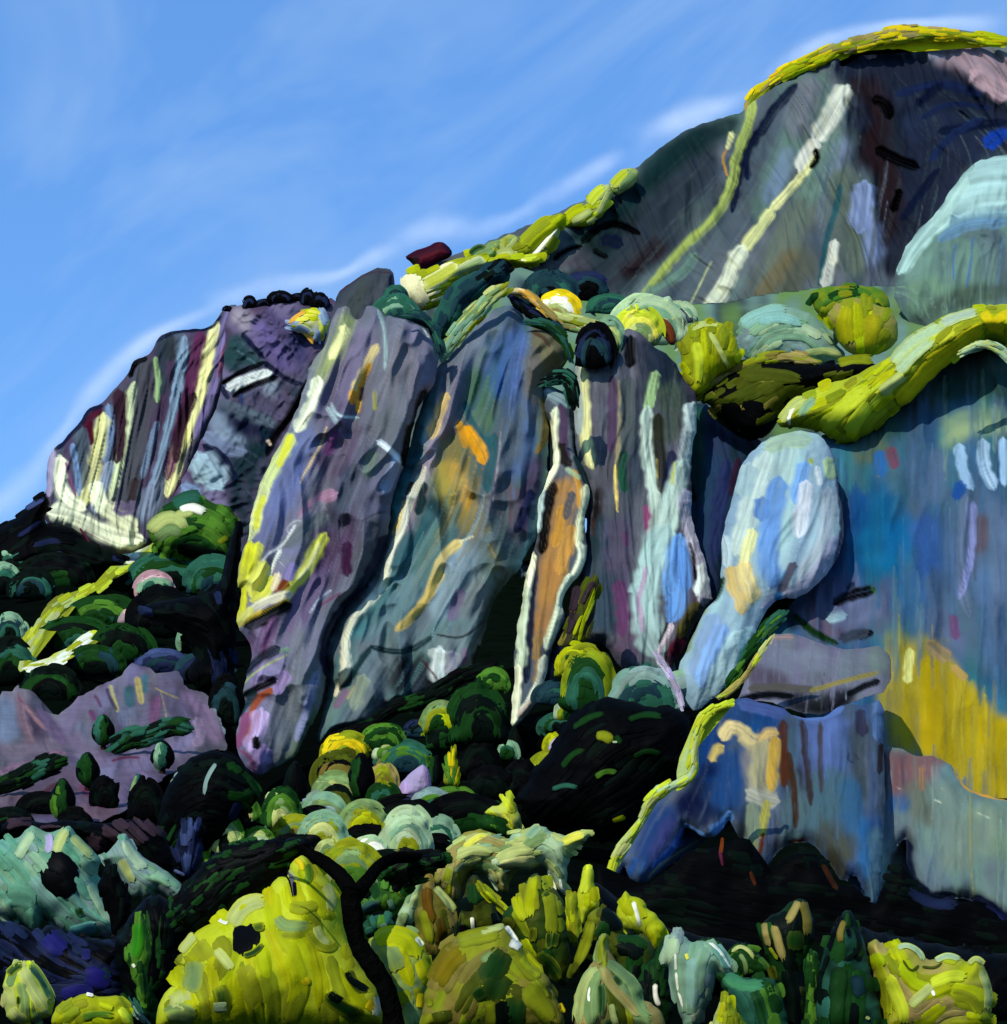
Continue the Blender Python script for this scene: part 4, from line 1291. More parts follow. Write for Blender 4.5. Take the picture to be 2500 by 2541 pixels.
rock('lilac_slab', 'rock_slab', 'huge lilac grey slab with a lime and cream left edge, left of the ochre stained slab', 'slab',
 'b 985 130 1040 150 1110 208 1210 218 1310 238 1370 300 1402 400 1402 500 1372 620 1330 655 1288 740 1248 850 1228 980 1198 1090 1150 1200 1120 1300 1112 1450 1082 1550 1030 1700 930 1850 f 870 225 800 330 742 450 732 560 742 700 702 850 625 1000 560 1130 480 1180 420 1200 330 1262 250 1180 200 1080 212 950 268 820 240 740 300 560 290 450 205 370 225 240 240 100 b 205 1860 235 1600 285 1500 296 1350 336 1230 396 1080 496 900 556 780 616 600 646 480 716 400 756 300 776 180 870 125 900 220 945 215',
 122, 26, 'pggsp', ['b 980 200 800 700 550 1200 350 1700', 'b 1250 260 1150 700 1000 1200 800 1800', 'b 1380 400 1300 650', 'f 640 380 560 800 420 1180', 'f 400 300 320 600'],
 '''128/118/150 90 6 b 950 300 840 560 760 700
112/102/134 80 6 b 860 500 780 660 700 840
122/116/148 90 6 b 1240 280 1320 400 1320 560 1260 720
114/110/124 90 5 b 1180 360 1160 560 1120 720
108/110/120 70 4 b 1000 800 1100 840 1180 800
104/112/160 70 4 b 640 880 540 1080 450 1300
112/120/172 60 4 b 560 1080 440 1350 400 1480
120/118/160 70 4 b 560 1500 460 1560 380 1500
P 66 -6 b 820 870 790 1000 740 1120
104/64/110 22 0 b 800 880 740 1020
100/88/114 60 2 b 960 860 900 1000 880 1100
62/72/92 36 -6 b 910 1080 850 1220 810 1360 770 1500
90/90/110 70 4 b 1000 1120 960 1300 880 1480
110/108/140 60 5 b 1120 1100 1080 1240 1000 1380
146/152/184 26 5 b 1160 1020 1120 1160 1080 1240
110/122/120 26 3 b 1020 1000 980 1150
78/50/84 56 -4 b 760 1480 700 1640 680 1800
86/66/100 60 0 b 900 1400 800 1600 760 1800
60/30/62 26 -4 b 870 1540 850 1640 860 1730
94/92/104 50 3 b 1030 1400 960 1580 900 1780
k 6 -5 b 1095 1355 1020 1370 940 1415
154/120/150 26 7 b 800 1245 700 1280 620 1350 580 1410
140/138/158 24 6 b 720 1300 640 1400 540 1440
108/114/126 30 3 b 740 1380 600 1470 480 1560
190/192/206 7 7 b 590 1410 540 1415 500 1460 520 1490
208/208/220 9 7 b 560 1430 480 1560 400 1600 340 1670
214/216/220 10 7 b 470 1580 430 1660 390 1750
208/210/214 6 7 b 460 1650 480 1670 500 1690
f 18 8 b 1040 370 1000 450 950 540 910 620 880 700
o 14 5 b 1000 480 950 580 930 700 925 770
206/150/60 18 5 b 900 640 890 720
170/166/70 10 5 b 1025 640 1025 760
92/66/70 14 -4 b 950 620 940 700
176/196/208 9 6 b 765 710 790 770 830 795 930 800
160/176/190 12 5 b 745 740 780 800 810 840
150/170/176 10 6 b 1045 160 1080 260 1090 420 1080 520
j 12 -4 b 1050 150 1100 200
C 8 6 b 1305 250 1345 330
200/206/226 14 7 b 1040 940 1110 990 1190 1070
T 16 -8 b 1210 215 1310 235 1380 310 1410 420
206/180/140 8 8 b 742 850 710 960 650 1060 610 1130 585 1190
H 34 10 b 870 190 850 300 800 400 720 470 690 600
C 26 10 b 690 560 670 680 610 800 560 880
c 24 10 b 850 260 830 350 760 450
200/206/150 32 10 b 540 900 480 1010 410 1120 370 1240
y 18 12 b 535 900 500 990 450 1090
204/206/160 32 10 b 370 1200 330 1320 300 1430 280 1520
y 16 12 b 370 1260 340 1340 320 1460
200/196/40 32 12 b 290 1540 270 1660 235 1800 f 230 260 210 350
204/202/60 24 12 b 340 1540 320 1640 300 1750
206/202/110 40 8 b 380 1660 330 1780 290 1840
208/206/90 30 8 b 430 1740 380 1830 300 1880
206/206/96 30 10 b 730 1490 670 1600 620 1690 540 1790 480 1830
212/208/160 12 12 b 700 1540 640 1680 570 1760
130/120/170 30 4 b 540 1660 500 1760
110/50/22 22 2 b 510 1770 470 1810 440 1840
206/190/176 16 10 b 460 1720 420 1820
214/206/190 22 10 f 540 175 420 200 320 250 260 320
210/180/60 12 12 f 520 210 400 270 300 310 230 360
206/200/120 20 10 f 300 260 240 320 215 370
104/88/128 60 2 f 700 40 600 240 560 420
g 90 8 f 650 380 600 600 570 800 530 1000 470 1120
120/118/150 40 6 f 700 300 660 480 690 640
108/114/124 60 7 f 640 640 580 860 480 1060
128/130/168 20 6 f 680 640 640 800 560 1040
116/70/118 50 3 f 480 320 380 400 300 520
150/138/186 34 6 f 500 570 400 610 300 680
150/128/178 30 6 f 500 640 440 760
140/74/120 20 4 f 270 880 240 1000 220 1080
150/74/30 16 4 f 420 740 320 800 290 900
146/66/40 24 4 f 330 880 300 1000 260 1040
172/150/196 36 6 f 350 860 330 1000 280 1100
160/134/186 44 6 f 370 1080 340 1180 330 1240
150/84/130 10 2 f 230 1100 300 1150 310 1220
d 20 -8 f 320 1020 330 1090
26/36/52 22 -10 f 460 490 350 550 240 650
k 16 -10 f 445 680 340 730 240 780
T 18 -8 f 320 750 250 850 210 900
H 7 6 f 510 535 390 590 290 660 230 720
116/140/126 14 4 f 520 500 470 520
170/180/206 8 6 f 770 150 690 210 640 290
120/50/100 8 3 f 830 165 740 220 680 260
d 30 -8 f 530 240 400 300 260 370
n 30 -14 b 1090 1500 1040 1640 960 1800 900 1880
n 28 -14 f 960 150 880 220 800 310 740 420 730 560 750 660
n 18 -12 f 760 640 740 780 710 880
k 22 -14 b 1320 640 1290 760 1250 860
k 30 -14 b 1250 840 1230 960 1205 1090
72/96/60 44 2 f 700 870 650 980 560 1090
92/108/84 40 2 f 660 1040 560 1130 480 1180''', zones='''+104/110/156 30 4 b 640 870 560 1080 460 1350 420 1500 330 1500 380 1200 480 980 580 860
+78/62/92 34 -14 b 740 830 900 850 890 1000 830 1160 720 1170 690 980
+76/54/86 34 -12 b 640 1560 760 1470 900 1380 980 1480 900 1700 720 1800 630 1720
+104/108/124 34 6 b 1000 940 1180 950 1130 1150 1040 1320 950 1320 980 1100
+108/108/126 40 8 b 1060 220 1300 260 1380 420 1340 620 1240 760 1100 780 1060 500
+118/104/138 40 4 b 780 420 960 260 900 560 840 760 700 800 680 640
+58/66/84 24 -18 b 880 1080 940 1080 850 1300 800 1520 750 1520 800 1280
+100/104/114 34 6 f 620 400 700 440 660 700 600 950 480 1140 400 1120 500 860 560 600
+84/84/98 30 4 b 1020 1400 1100 1400 1040 1620 900 1800 880 1680''', n=330, ln=240, w=42, hgt=8, dome=(60, 60), folds=(58, 1 / 120., 1 / 360., .35))

rock('rose_rocks', 'rock_outcrop', 'rose and lilac rock outcrop low on the left with cream ticks', 'rock outcrop',
 'e -200 1100 0 1012 60 980 130 938 185 960 250 1080 330 1132 400 1090 480 1000 580 958 680 920 740 860 810 812 900 868 970 880 1052 838 1090 930 1140 980 1240 1002 1295 1150 1345 1250 1352 1340 1250 1345 1120 1400 1050 1450 980 1490 900 1570 700 1720 560 1770 440 1750 300 1800 0 1790 -200 1760',
 86, 0, 'pPIGp', ['e 140 960 160 1350', 'e 560 980 480 1250', 'e 900 880 920 1180', 'e 1100 960 1300 1300', 'e 100 1650 400 1480', 'e 450 1550 650 1740'],
 '''132/142/172 50 4 e 30 1040 40 1180 30 1280
144/116/132 24 6 e 110 1000 130 1160 190 1300
161/123/132 12 6 e 150 1070 230 1170 280 1210
132/70/96 8 3 e 110 1030 140 1060
116/96/130 30 4 e 230 1100 330 1220 380 1300
140/123/158 40 5 e 560 980 440 1110 360 1250
140/132/167 34 5 e 700 920 620 1020 600 1100
137/128/167 40 5 e 800 840 760 940
123/114/149 40 5 e 950 900 1010 1000
128/133/163 40 4 e 780 1080 720 1180
79/114/128 24 4 e 770 960 770 1080
79/114/132 16 4 e 860 890 850 1000
193/183/123 10 8 e 650 950 675 1030 695 1110
197/177/114 16 8 e 810 905 825 980 838 1060
176/158/105 7 6 e 920 970 1000 1010 1060 1030
179/170/123 6 6 e 950 990 975 1080 985 1150
132/91/128 24 4 e 930 1020 920 1100 900 1180
P 10 2 e 630 970 650 1030 690 1100
m 13 3 e 535 1100 570 1160
109/73/102 10 2 e 560 1010 600 1080
149/123/158 34 6 e 1080 1010 1170 1080 1240 1180 1280 1300
154/132/163 26 6 e 1160 1150 1200 1250 1150 1310
146/158/172 12 8 e 1240 1010 1290 1130 1330 1240
116/79/114 8 3 e 1280 1110 1330 1290
139/142/167 40 4 e 480 1180 480 1300 540 1400
147/123/154 34 5 e 440 1230 480 1330 620 1420
140/121/140 34 4 e 0 1360 160 1340 360 1300
146/114/140 24 4 e 0 1470 200 1420 380 1350
105/35/66 9 3 e 660 1400 740 1375 830 1380
132/119/154 40 5 e 600 1440 760 1420 900 1360
140/128/167 36 5 e 880 1400 1040 1320 1180 1250
137/132/167 40 4 e 560 1500 680 1480
128/114/149 30 4 e 820 1480 900 1540
116/95/112 34 6 e 0 1660 160 1610 300 1520 400 1440
96/56/66 12 2 e 60 1700 220 1620 340 1530
119/95/116 34 6 e 410 1440 450 1560 560 1660 680 1700
123/70/105 12 3 e 470 1540 560 1640 610 1680
123/105/132 34 6 e 740 1440 690 1560 620 1660
124/98/114 40 6 e 440 1700 560 1720 660 1720
k 26 -8 e 20 1760 160 1680 300 1640''', dim=.78, n=170, ln=120, w=26, hgt=5, hug=.93, rough=7, zones='''+60/44/60 14 -8 e 0 1700 200 1620 380 1500 440 1560 300 1660 100 1760 0 1780
+84/66/88 14 -6 e 60 1130 200 1300 330 1290 240 1150 160 1040
+90/74/104 14 -6 e 900 1000 960 1000 930 1180 880 1180
+70/50/68 14 -8 e 440 1640 560 1720 700 1700 600 1760 440 1750''', dome=(36, 34), folds=(60, 1 / 90., 1 / 120., .3))

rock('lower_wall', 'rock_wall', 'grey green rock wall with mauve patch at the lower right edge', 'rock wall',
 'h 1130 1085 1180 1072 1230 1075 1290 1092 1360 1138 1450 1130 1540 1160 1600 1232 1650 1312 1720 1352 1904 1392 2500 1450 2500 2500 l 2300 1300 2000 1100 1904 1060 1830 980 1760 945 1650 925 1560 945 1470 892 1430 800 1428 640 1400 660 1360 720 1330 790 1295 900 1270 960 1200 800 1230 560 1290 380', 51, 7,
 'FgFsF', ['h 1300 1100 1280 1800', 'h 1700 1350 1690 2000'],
 '''118/88/98 80 3 h 1200 1120 1230 1220 1260 1320
126/96/100 50 3 h 1320 1160 1460 1160 1540 1190
140/110/90 14 3 h 1400 1200 1400 1340
106/130/138 60 4 h 1500 1210 1600 1300
104/110/104 60 3 h 1380 1280 1400 1460 1480 1500
92/94/92 40 0 h 1400 1440 1500 1540
50/92/150 40 2 h 1190 1410 1320 1420
106/112/134 60 3 h 1220 1480 1260 1640
118/132/132 80 3 h 1560 1300 1580 1600 1560 1800
124/138/128 80 3 h 1780 1420 1800 1700
112/124/120 70 3 h 1680 1500 1640 1800
98/112/130 60 3 h 1360 1700 1420 1860 1560 1960
120/136/120 40 3 h 1860 1600 1890 1760
206/150/40 10 4 h 1590 1210 1650 1310 1740 1355 1904 1388
150/140/70 6 4 h 1686 1340 1684 1600 1690 1800 l 1750 950
206/208/196 8 4 h 1470 1390 1510 1410
206/208/196 6 4 h 1250 1320 1290 1330
200/200/190 6 4 h 1510 1330 1530 1320
200/200/190 6 4 h 1720 1466 1800 1500
n 26 -10 l 1425 660 1430 790 1480 890 1560 935 1660 918
30/36/80 22 -8 l 1740 930 1830 965 1920 1050''', n=130, ln=150, w=40, hgt=3, dome=(40, 40), folds=(6, 1 / 70., 1 / 400., 0), zones='''+124/84/98 16 0 h 1180 1095 1290 1098 1380 1150 1450 1138 1540 1165 1560 1230 1440 1270 1380 1350 1190 1370
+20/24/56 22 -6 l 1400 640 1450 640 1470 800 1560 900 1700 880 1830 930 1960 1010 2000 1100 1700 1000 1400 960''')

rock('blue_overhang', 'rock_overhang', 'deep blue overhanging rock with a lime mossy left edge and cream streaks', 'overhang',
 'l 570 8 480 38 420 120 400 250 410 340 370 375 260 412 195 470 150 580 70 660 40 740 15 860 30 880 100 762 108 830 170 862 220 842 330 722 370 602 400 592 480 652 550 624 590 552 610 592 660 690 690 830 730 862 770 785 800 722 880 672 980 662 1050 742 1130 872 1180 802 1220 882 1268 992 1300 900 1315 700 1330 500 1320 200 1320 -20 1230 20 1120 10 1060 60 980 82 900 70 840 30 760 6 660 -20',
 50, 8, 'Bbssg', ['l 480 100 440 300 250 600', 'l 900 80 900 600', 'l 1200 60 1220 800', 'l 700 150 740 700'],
 '''28/68/122 80 4 l 600 60 720 80 800 120
24/62/118 80 4 l 500 120 480 280 540 360
36/74/128 60 4 l 640 240 600 400 560 500
26/76/130 60 3 l 720 100 700 170
n 50 -8 l 460 360 420 460 340 480
14/26/66 34 -6 l 520 300 460 340
16/24/64 60 -6 l 360 470 460 520 480 580
44/70/124 44 4 l 290 500 220 620 160 740
70/72/130 36 4 l 320 560 270 660 230 740
54/92/168 18 6 l 380 600 320 700 230 790
50/86/150 14 6 l 150 740 120 820
54/92/150 12 6 l 190 760 165 830
176/178/120 8 6 l 320 735 260 770 210 830
112/152/216 12 6 l 380 580 440 620 480 640
104/148/214 22 6 l 500 620 560 580 600 520
196/204/160 6 6 l 390 595 440 630
206/184/140 32 8 l 560 180 590 110 640 130 680 170
200/180/140 36 8 l 660 150 700 190 740 200
200/170/120 30 8 l 740 190 780 140 820 150
196/172/110 24 8 l 505 280 530 220 560 210
178/168/140 60 6 l 760 190 750 320 740 450
150/140/140 36 5 l 690 220 700 330 720 430
196/160/80 26 6 l 810 170 800 300 790 420
170/166/160 34 6 l 680 420 760 460 820 470
186/176/90 22 6 l 770 470 750 560 740 640
130/140/126 30 5 l 700 480 700 600 690 720
120/124/96 18 4 l 700 640 710 740 690 800
96/44/20 11 3 l 750 620 730 740 700 840
84/46/26 18 0 l 845 90 850 260 850 400
70/46/30 14 -2 l 870 240 900 420 905 600
62/50/54 15 -2 l 935 80 950 250 970 400 975 490
76/70/78 12 -2 l 1020 100 1020 260 1025 430
78/100/120 40 3 l 890 120 900 300
96/112/166 60 4 l 985 90 990 240
100/118/176 70 4 l 1080 80 1090 240 1070 320
84/104/150 50 3 l 1150 120 1140 280
60/58/84 26 -2 l 1210 40 1220 160
104/128/176 24 5 l 1290 0 1290 180
70/78/84 34 0 l 1190 100 1200 300 1230 460
82/108/124 80 3 l 1080 330 1060 480 940 560
88/108/120 70 3 l 920 440 880 560 840 640
60/100/140 50 2 l 1160 360 1160 560 1200 660
46/98/150 36 3 l 1230 560 1240 700 1250 840
86/112/130 40 3 l 1290 600 1290 800 1275 960
70/66/90 34 0 l 800 540 780 680
84/86/78 60 0 l 1000 620 1120 650 1170 740
60/56/44 40 -4 l 1060 720 1120 830
90/46/20 10 0 l 870 665 960 650
104/128/190 16 5 l 860 20 940 78 1040 76 1130 26
52/36/24 14 -4 l 1310 200 1300 340
80/96/150 30 3 l 640 10 760 30 860 60
n 8 -3 l 1160 240 1150 280 1180 290
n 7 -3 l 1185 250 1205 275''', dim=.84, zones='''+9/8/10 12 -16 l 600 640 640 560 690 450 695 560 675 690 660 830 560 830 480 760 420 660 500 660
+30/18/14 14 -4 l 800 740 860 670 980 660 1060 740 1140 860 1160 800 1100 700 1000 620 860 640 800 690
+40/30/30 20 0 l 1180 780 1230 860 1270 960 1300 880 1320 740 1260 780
+58/48/52 18 0 l 830 90 960 90 1000 460 900 600 850 420
+26/64/116 26 -6 l 470 80 700 60 860 110 820 150 700 170 620 110 560 160 500 300 640 240 680 480 600 560 480 580 430 420 420 300
+36/66/124 24 4 l 280 490 380 500 330 640 240 790 130 820 180 680
+92/110/166 30 4 l 900 90 1160 60 1160 320 1040 340 920 260
+84/106/118 36 2 l 880 400 1180 340 1160 560 880 640''', n=150, ln=150, w=38, hgt=4, dome=(50, 60), folds=(10, 1 / 60., 1 / 300., 0), back=200)  # near-black zones at the lower edge paint the rock sinking into shade

def boulder(key, label, outline, host, palette, flow, acc='', name='boulder', n=14, w=16, Dm=None):
    p = pts(outline); sz = min(np.ptp(p[:, 0]), np.ptp(p[:, 1]))
    D = Dm if Dm else host_D(host, p[:, 0].mean(), p[:, 1].max())
    return rock(key, name, label, 'boulder', outline, D * (1 - .3 * sz / FPX), 0, palette, flow, acc, n=n, ln=sz * .8, w=w, hgt=2, dome=(sz * .45, sz * .4), back=sz * .5,
                folds=(sz * .03, 4 / sz, 4 / sz, 0), rough=1.5, pitch=2.6)
boulder('lilac_boulder', 'pinkish lilac boulder with upright grain among the low bushes', 'f 1150 1345 1180 1290 1240 1225 1330 1170 1365 1285 1350 1345 1260 1410 1165 1432', None, 'lll', ['f 1250 1200 1240 1420', 'f 1340 1200 1330 1340'],
        '176/150/200 30 2 f 1200 1290 1190 1400\n172/140/190 14 2 f 1330 1190 1340 1300\n120/90/140 4 1 f 1290 1240 1300 1360')
boulder('pink_stone', 'small pink stone in the dark shrubs on the left slope', 'e 690 595 705 540 740 498 800 495 842 525 820 565 780 605', None, 'iII', ['e 720 520 760 600'], '206/170/160 16 2 e 730 520 800 510')
boulder('maroon_rock', 'dark maroon block of rock perched on the skyline ridge', 'n 5 655 70 605 165 575 245 538 275 545 315 580 345 632 250 680 150 722 128 770 90 730 40 665', 'mountain', 'RRM', ['n 60 640 260 560', 'n 260 560 320 640'],
        '60/16/40 14 2 n 20 655 80 610 240 545\n100/34/50 20 3 n 120 680 220 630 290 620\n34/44/20 12 2 n 50 660 100 720 130 760\n44/20/52 10 2 n 270 545 340 625')
boulder('brown_hollow', 'dark brown rounded stone under the pale scrub arch on the plateau edge', 'n 1685 1075 1740 1055 1800 1080 1835 1140 1850 1210 1820 1260 1760 1180 1710 1140', 170, 'MrM', ['n 1720 1080 1830 1220'], '60/32/20 10 1 n 1730 1090 1790 1180\n90/54/24 5 1 n 1770 1120 1800 1200')
for q, (lb, xx, yy, s) in enumerate((('white stone high in the dark shrub on the cliff top', 465, 865, 58), ('smaller white stone above its twin in the dark shrub', 590, 788, 50))):
    a = np.linspace(0, 2 * math.pi, 10, endpoint=False)
    ol = 'n ' + ' '.join('%.0f %.0f' % (xx + s * math.cos(t), yy + s * .6 * math.sin(t)) for t in a)
    boulder('white_stone%d' % q, lb, ol, 236, 'CwC', ['n %d %d %d %d' % (xx - s, yy, xx + s, yy - 10)], n=8, w=12)

# ------------------------------------------------------------------ scrub on the summit and the skyline
band('crest_scrub', 'mustard yellow scrub running along the whole summit crest', 'm 372 770 375 690 385 610 430 545 500 490 590 425 700 372 800 338 870 285 1000 268 1120 232 1250 198 1400 190 1600 205 1760 232 1920 245', 30, 'YKVYv', None, n=150, Dm=592, ln=60, sw=15)
g = 'lime bushes along the skyline ridge'
RF = ['n 430 680 800 560 1100 400 1350 220 1560 60', 'n 500 720 900 640 1250 430 1500 230']
for lb, ol, pl, ac in (
    ('dark and light green bush at the foot of the skyline row, beside the maroon block', 'n 430 660 440 610 480 570 540 565 600 575 640 540 660 600 640 680 560 730 480 720', 'eVhv', 'E 14 3 n 450 630 500 580 560 580\nh 20 3 n 480 660 540 620 620 600'),
    ('round grey green bush with a pale stroke, second in the skyline row', 'n 610 580 660 520 710 487 760 495 790 520 790 600 740 650 640 680', 'ehHV', 'H 16 4 n 700 600 750 560 770 510'),
    ('long lime bush on the skyline slope', 'n 770 570 800 520 870 450 960 390 1040 350 1090 345 1100 420 1020 500 930 580 860 680 780 640', 'vVvV', 'V 30 3 n 800 560 900 460 1020 380\nv 30 3 n 860 600 960 500 1060 420'),
    ('pale sage bush streaked with cream below the long lime one', 'n 600 670 700 600 820 640 900 560 1000 450 1060 410 1060 520 1000 620 900 700 760 700 660 700', 'hHVH', 'C 18 4 n 840 680 900 600 980 500 1060 430\nH 20 4 n 600 660 680 610 760 610\nV 24 3 n 980 600 1020 560 1040 510'),
    ('combed lime bush in the middle of the skyline row', 'n 1060 420 1100 350 1180 310 1240 300 1300 320 1300 420 1240 440 1140 450', 'zHvV', 'v 26 4 n 1090 400 1160 330 1240 310\nH 18 4 n 1140 420 1220 360 1290 330'),
    ('tall lime bush where the skyline steepens', 'n 1240 300 1260 240 1310 180 1350 155 1420 165 1410 250 1380 330 1330 390 1280 400', 'zvHV', 'z 26 4 n 1260 290 1310 210 1370 170\nH 14 4 n 1320 360 1360 270 1400 200'),
    ('topmost sage bush of the skyline row', 'n 1400 180 1430 130 1480 70 1530 42 1590 60 1600 110 1560 170 1500 210 1430 230', 'VhHe', 'v 22 4 n 1410 170 1470 100 1530 60\nh 20 4 n 1470 180 1530 120 1580 80')):
    bush('ridge_bush', lb, ol, pl, RF, 'mountain', w=24, ln=70, acc=ac, group=g, flat=.4, rough=3)
bush('grass_slope', 'yellow green grassy slope with cream patches below the maroon block', 'n -20 860 20 770 60 720 150 740 300 680 430 630 600 650 740 640 900 640 960 660 880 720 740 690 640 660 560 720 470 760 380 830 290 930 200 1010 110 1000 40 950 -20 940',
     'vzcVv', ['n 900 650 500 720 250 820 60 900'], 250, w=22, ln=90, acc='c 40 4 n 30 760 60 850 110 960\n214/206/160 34 4 n 90 800 100 900 160 980\nf 26 4 n 10 900 60 950 140 990\nv 30 5 n 380 700 260 780 120 850\nh 26 4 n 560 660 420 720 320 790')
bush('dark_shrub', 'big black green shrub filling the notch between the two slab tops', 'n 190 1170 205 1020 300 880 355 800 480 755 640 665 725 690 720 830 600 850 560 920 470 960 450 1020 430 1110 330 1190 250 1200', 'kdTjT', ['n 300 1150 360 900 640 720'], 236, w=22, ln=80, acc='T 30 4 n 560 900 640 780 700 720\nj 22 4 n 460 960 560 860 640 830')
mound('ridge_bush', 'teal green round bush on top of the lilac slab', 'b', 1160, 215, 112, 118, 'jqjT', 150)
mound('ridge_bush', 'small dark teal bush behind the round one above the lilac slab', 'b', 1150, 105, 62, 80, 'jTj', 158)
band('ledge_scrub', 'dark teal creeper draped over the right shoulder of the lilac slab', 'b 1200 205 1300 190 1370 260 1405 350 1410 430', 22, 'TjkT', 172, Dm=143, n=26, ln=50, sw=11)
band('ledge_scrub', 'pale lime scrub climbing the left edge of the ochre stained slab', 'c 235 445 290 350 390 220 440 180 490 110 560 60 625 20', 32, 'HhqHV', None, Dm=149, ln=60, sw=14)
band('ledge_scrub', 'orange and cream streak of scrub on the peak of the ochre stained slab', 'n 705 885 780 870 850 900 930 980 1050 1080', 16, 'ofoK', None, Dm=150, n=40, ln=46, sw=9)
band('ledge_scrub', 'violet black scrub just under the orange streak', 'n 730 910 800 990 880 1040 1000 1070 1090 1130', 26, 'nkdn', None, Dm=151, n=40, ln=50, sw=12)
band('ledge_scrub', 'dark green scrub hanging down the right side of the slab peak', 'n 850 1090 970 1090 1060 1150 1110 1250 1130 1350', 22, 'jTEj', None, Dm=149, n=40, ln=50, sw=11)
band('ledge_scrub', 'dark notch of shrub between the slab and the ochre pillar', 'c 830 600 880 570 960 540 1000 560 1000 640 1005 720', 26, 'kdjk', None, Dm=138, n=40, ln=44, sw=12)
band('ledge_scrub', 'olive and sage scrub running from the slab peak to the buttress', 'n 960 1040 1060 1090 1180 1090 1290 1130 1380 1180 1440 1170', 36, 'HVHhK', None, Dm=151, ln=60, sw=15)
mound('plateau_bush', 'cream topped yellow arch of scrub behind the slab peak', 'n', 1050, 1050, 130, 140, 'YCHK', 205, group='arched scrub on the plateau')
mound('plateau_bush', 'pale mint arch of scrub over the dark brown stone', 'n', 1670, 1160, 210, 220, 'QqHQ', 205, group='arched scrub on the plateau')
mound('plateau_bush', 'lime arch of scrub on the dark crown of the buttress', 'n', 1590, 1190, 130, 180, 'zyHh', 152, group='arched scrub on the plateau')
mound('plateau_bush', 'small mint arch at the far right end of the arched scrub', 'n', 1870, 1060, 90, 90, 'QqG', 205, group='arched scrub on the plateau')
mound('plateau_bush', 'teal black arched bush with combed streaks on the plateau', 'n', 1010, 930, 160, 170, 'TjTk', 236)
mound('plateau_bush', 'navy black bush right of the combed teal one', 'n', 1250, 890, 130, 130, 'nTk', 250)
mound('plateau_bush', 'low teal bush in front of the navy one', 'n', 1400, 1000, 130, 80, 'jTj', 230)
mound('plateau_bush', 'black shrub in the hollow between the slab and the buttress', 'c', 1130, 440, 95, 175, 'knTk', 146)
mound('plateau_bush', 'small sage bush wedged beside the black hollow shrub', 'c', 1220, 350, 70, 130, 'qHh', 148)
bush('round_bush', 'smooth yellow green round bush on the cliff top, above the buttress', 'd -35 400 -15 320 60 255 130 235 240 250 300 320 335 430 320 480 240 530 180 570 100 660 60 685 20 630 -20 540', 'vVvV', 'fan', 150, w=34, ln=120, flat=.4, acc='H 12 4 d 140 290 210 400 260 520\nH 14 4 d 30 275 120 240 210 250\nz 24 4 d 60 350 90 480 80 600', leaves=True)
bush('round_bush', 'wide mint green round bush between the yellow green ones', 'd 290 270 350 195 450 150 600 138 730 172 830 260 900 370 960 430 900 490 600 480 420 490 340 450', 'qQqF', 'arc', 240, w=34, ln=130, flat=.4, acc='124/168/158 34 4 d 330 260 450 180 620 170\n120/166/160 26 4 d 420 230 560 200 700 250\nH 20 4 d 700 430 840 400 940 450', leaves=True)
bush('round_bush', 'mustard olive round bush at the right of the mint one', 'd 830 210 880 140 940 92 1040 88 1120 140 1205 155 1262 260 1240 380 1130 445 960 425 890 330', 'VvVK', 'fan', 236, w=36, ln=130, flat=.4, acc='150/146/12 40 4 d 960 140 940 260 960 380\n146/140/16 40 4 d 1100 180 1110 300 1080 410', leaves=True)
bush('round_bush', 'mid green bush hidden behind the mustard one', 'd 735 60 790 28 1000 18 1170 38 1215 100 1200 180 1120 200 900 220 800 200 750 140', 'eEVe', 'arc', 262, w=30, ln=100)
band('ledge_scrub', 'golden rim of scrub over the brown thicket', 'd 60 700 180 600 300 520 430 460 560 430 680 450 800 480', 24, 'KVOV', None, Dm=150, n=60, ln=70, sw=14)
bush('brown_thicket', 'olive brown thicket with a black underside beneath the golden rim', 'd 80 690 200 585 330 510 440 478 700 480 860 490 1020 470 1160 480 1060 570 900 600 760 650 640 700 560 800 520 880 440 930 330 905 200 770', 'xOxkk', ['d 150 720 400 560 800 540', 'd 250 820 500 780 600 680'], 151, w=30, ln=100, acc='k 60 4 d 200 730 330 830 460 870\nk 40 4 d 330 740 480 760\nx 30 5 d 330 560 500 540 700 580\nV 24 5 d 900 480 1020 450 1120 460')
bush('long_bush', 'long lime and gold bush rolling down to the white boulder', 'd 530 850 590 745 700 660 850 600 1000 560 1090 500 1170 460 1230 430 1300 330 1420 265 1560 205 1700 150 1904 128 2040 120 2040 420 1904 350 1800 320 1700 370 1640 430 1540 480 1450 570 1380 680 1250 760 1180 800 1090 905 1000 950 920 955 860 900 700 860',
     'vVvzV', ['d 560 850 700 720 900 650', 'd 900 900 1100 650 1300 480', 'd 1200 740 1450 520 1700 260 1904 220', 'd 1700 200 2000 300'], 146, w=32, ln=120, flat=.45,
     acc='Q 30 5 d 1220 490 1310 370 1440 290 1560 240\nQ 26 5 d 1250 540 1370 410 1480 330\n156/176/150 24 5 d 1500 250 1620 200 1740 170\nY 34 6 d 1420 500 1540 420 1680 320 1780 240\nY 38 6 d 1240 720 1360 600 1480 480 1600 400\nY 26 6 d 1760 170 1820 260 1900 300\nY 24 6 d 1800 300 1860 200 1940 180\nH 26 5 d 570 830 620 740 720 680\nq 22 5 d 680 800 720 720 780 690\nC 8 6 d 620 850 610 780 660 720\nz 40 5 d 800 880 900 780 1000 690 1100 600\nz 34 5 d 960 900 1020 800 1100 700\nH 30 5 d 1150 660 1230 590 1310 540', leaves=True)
band('ledge_scrub', 'sage fringe of scrub at the right edge above the blue wall', 'd 1640 420 1720 370 1800 365 1870 400 1920 470', 22, 'QHqQ', None, Dm=136, n=30, ln=50, sw=11)

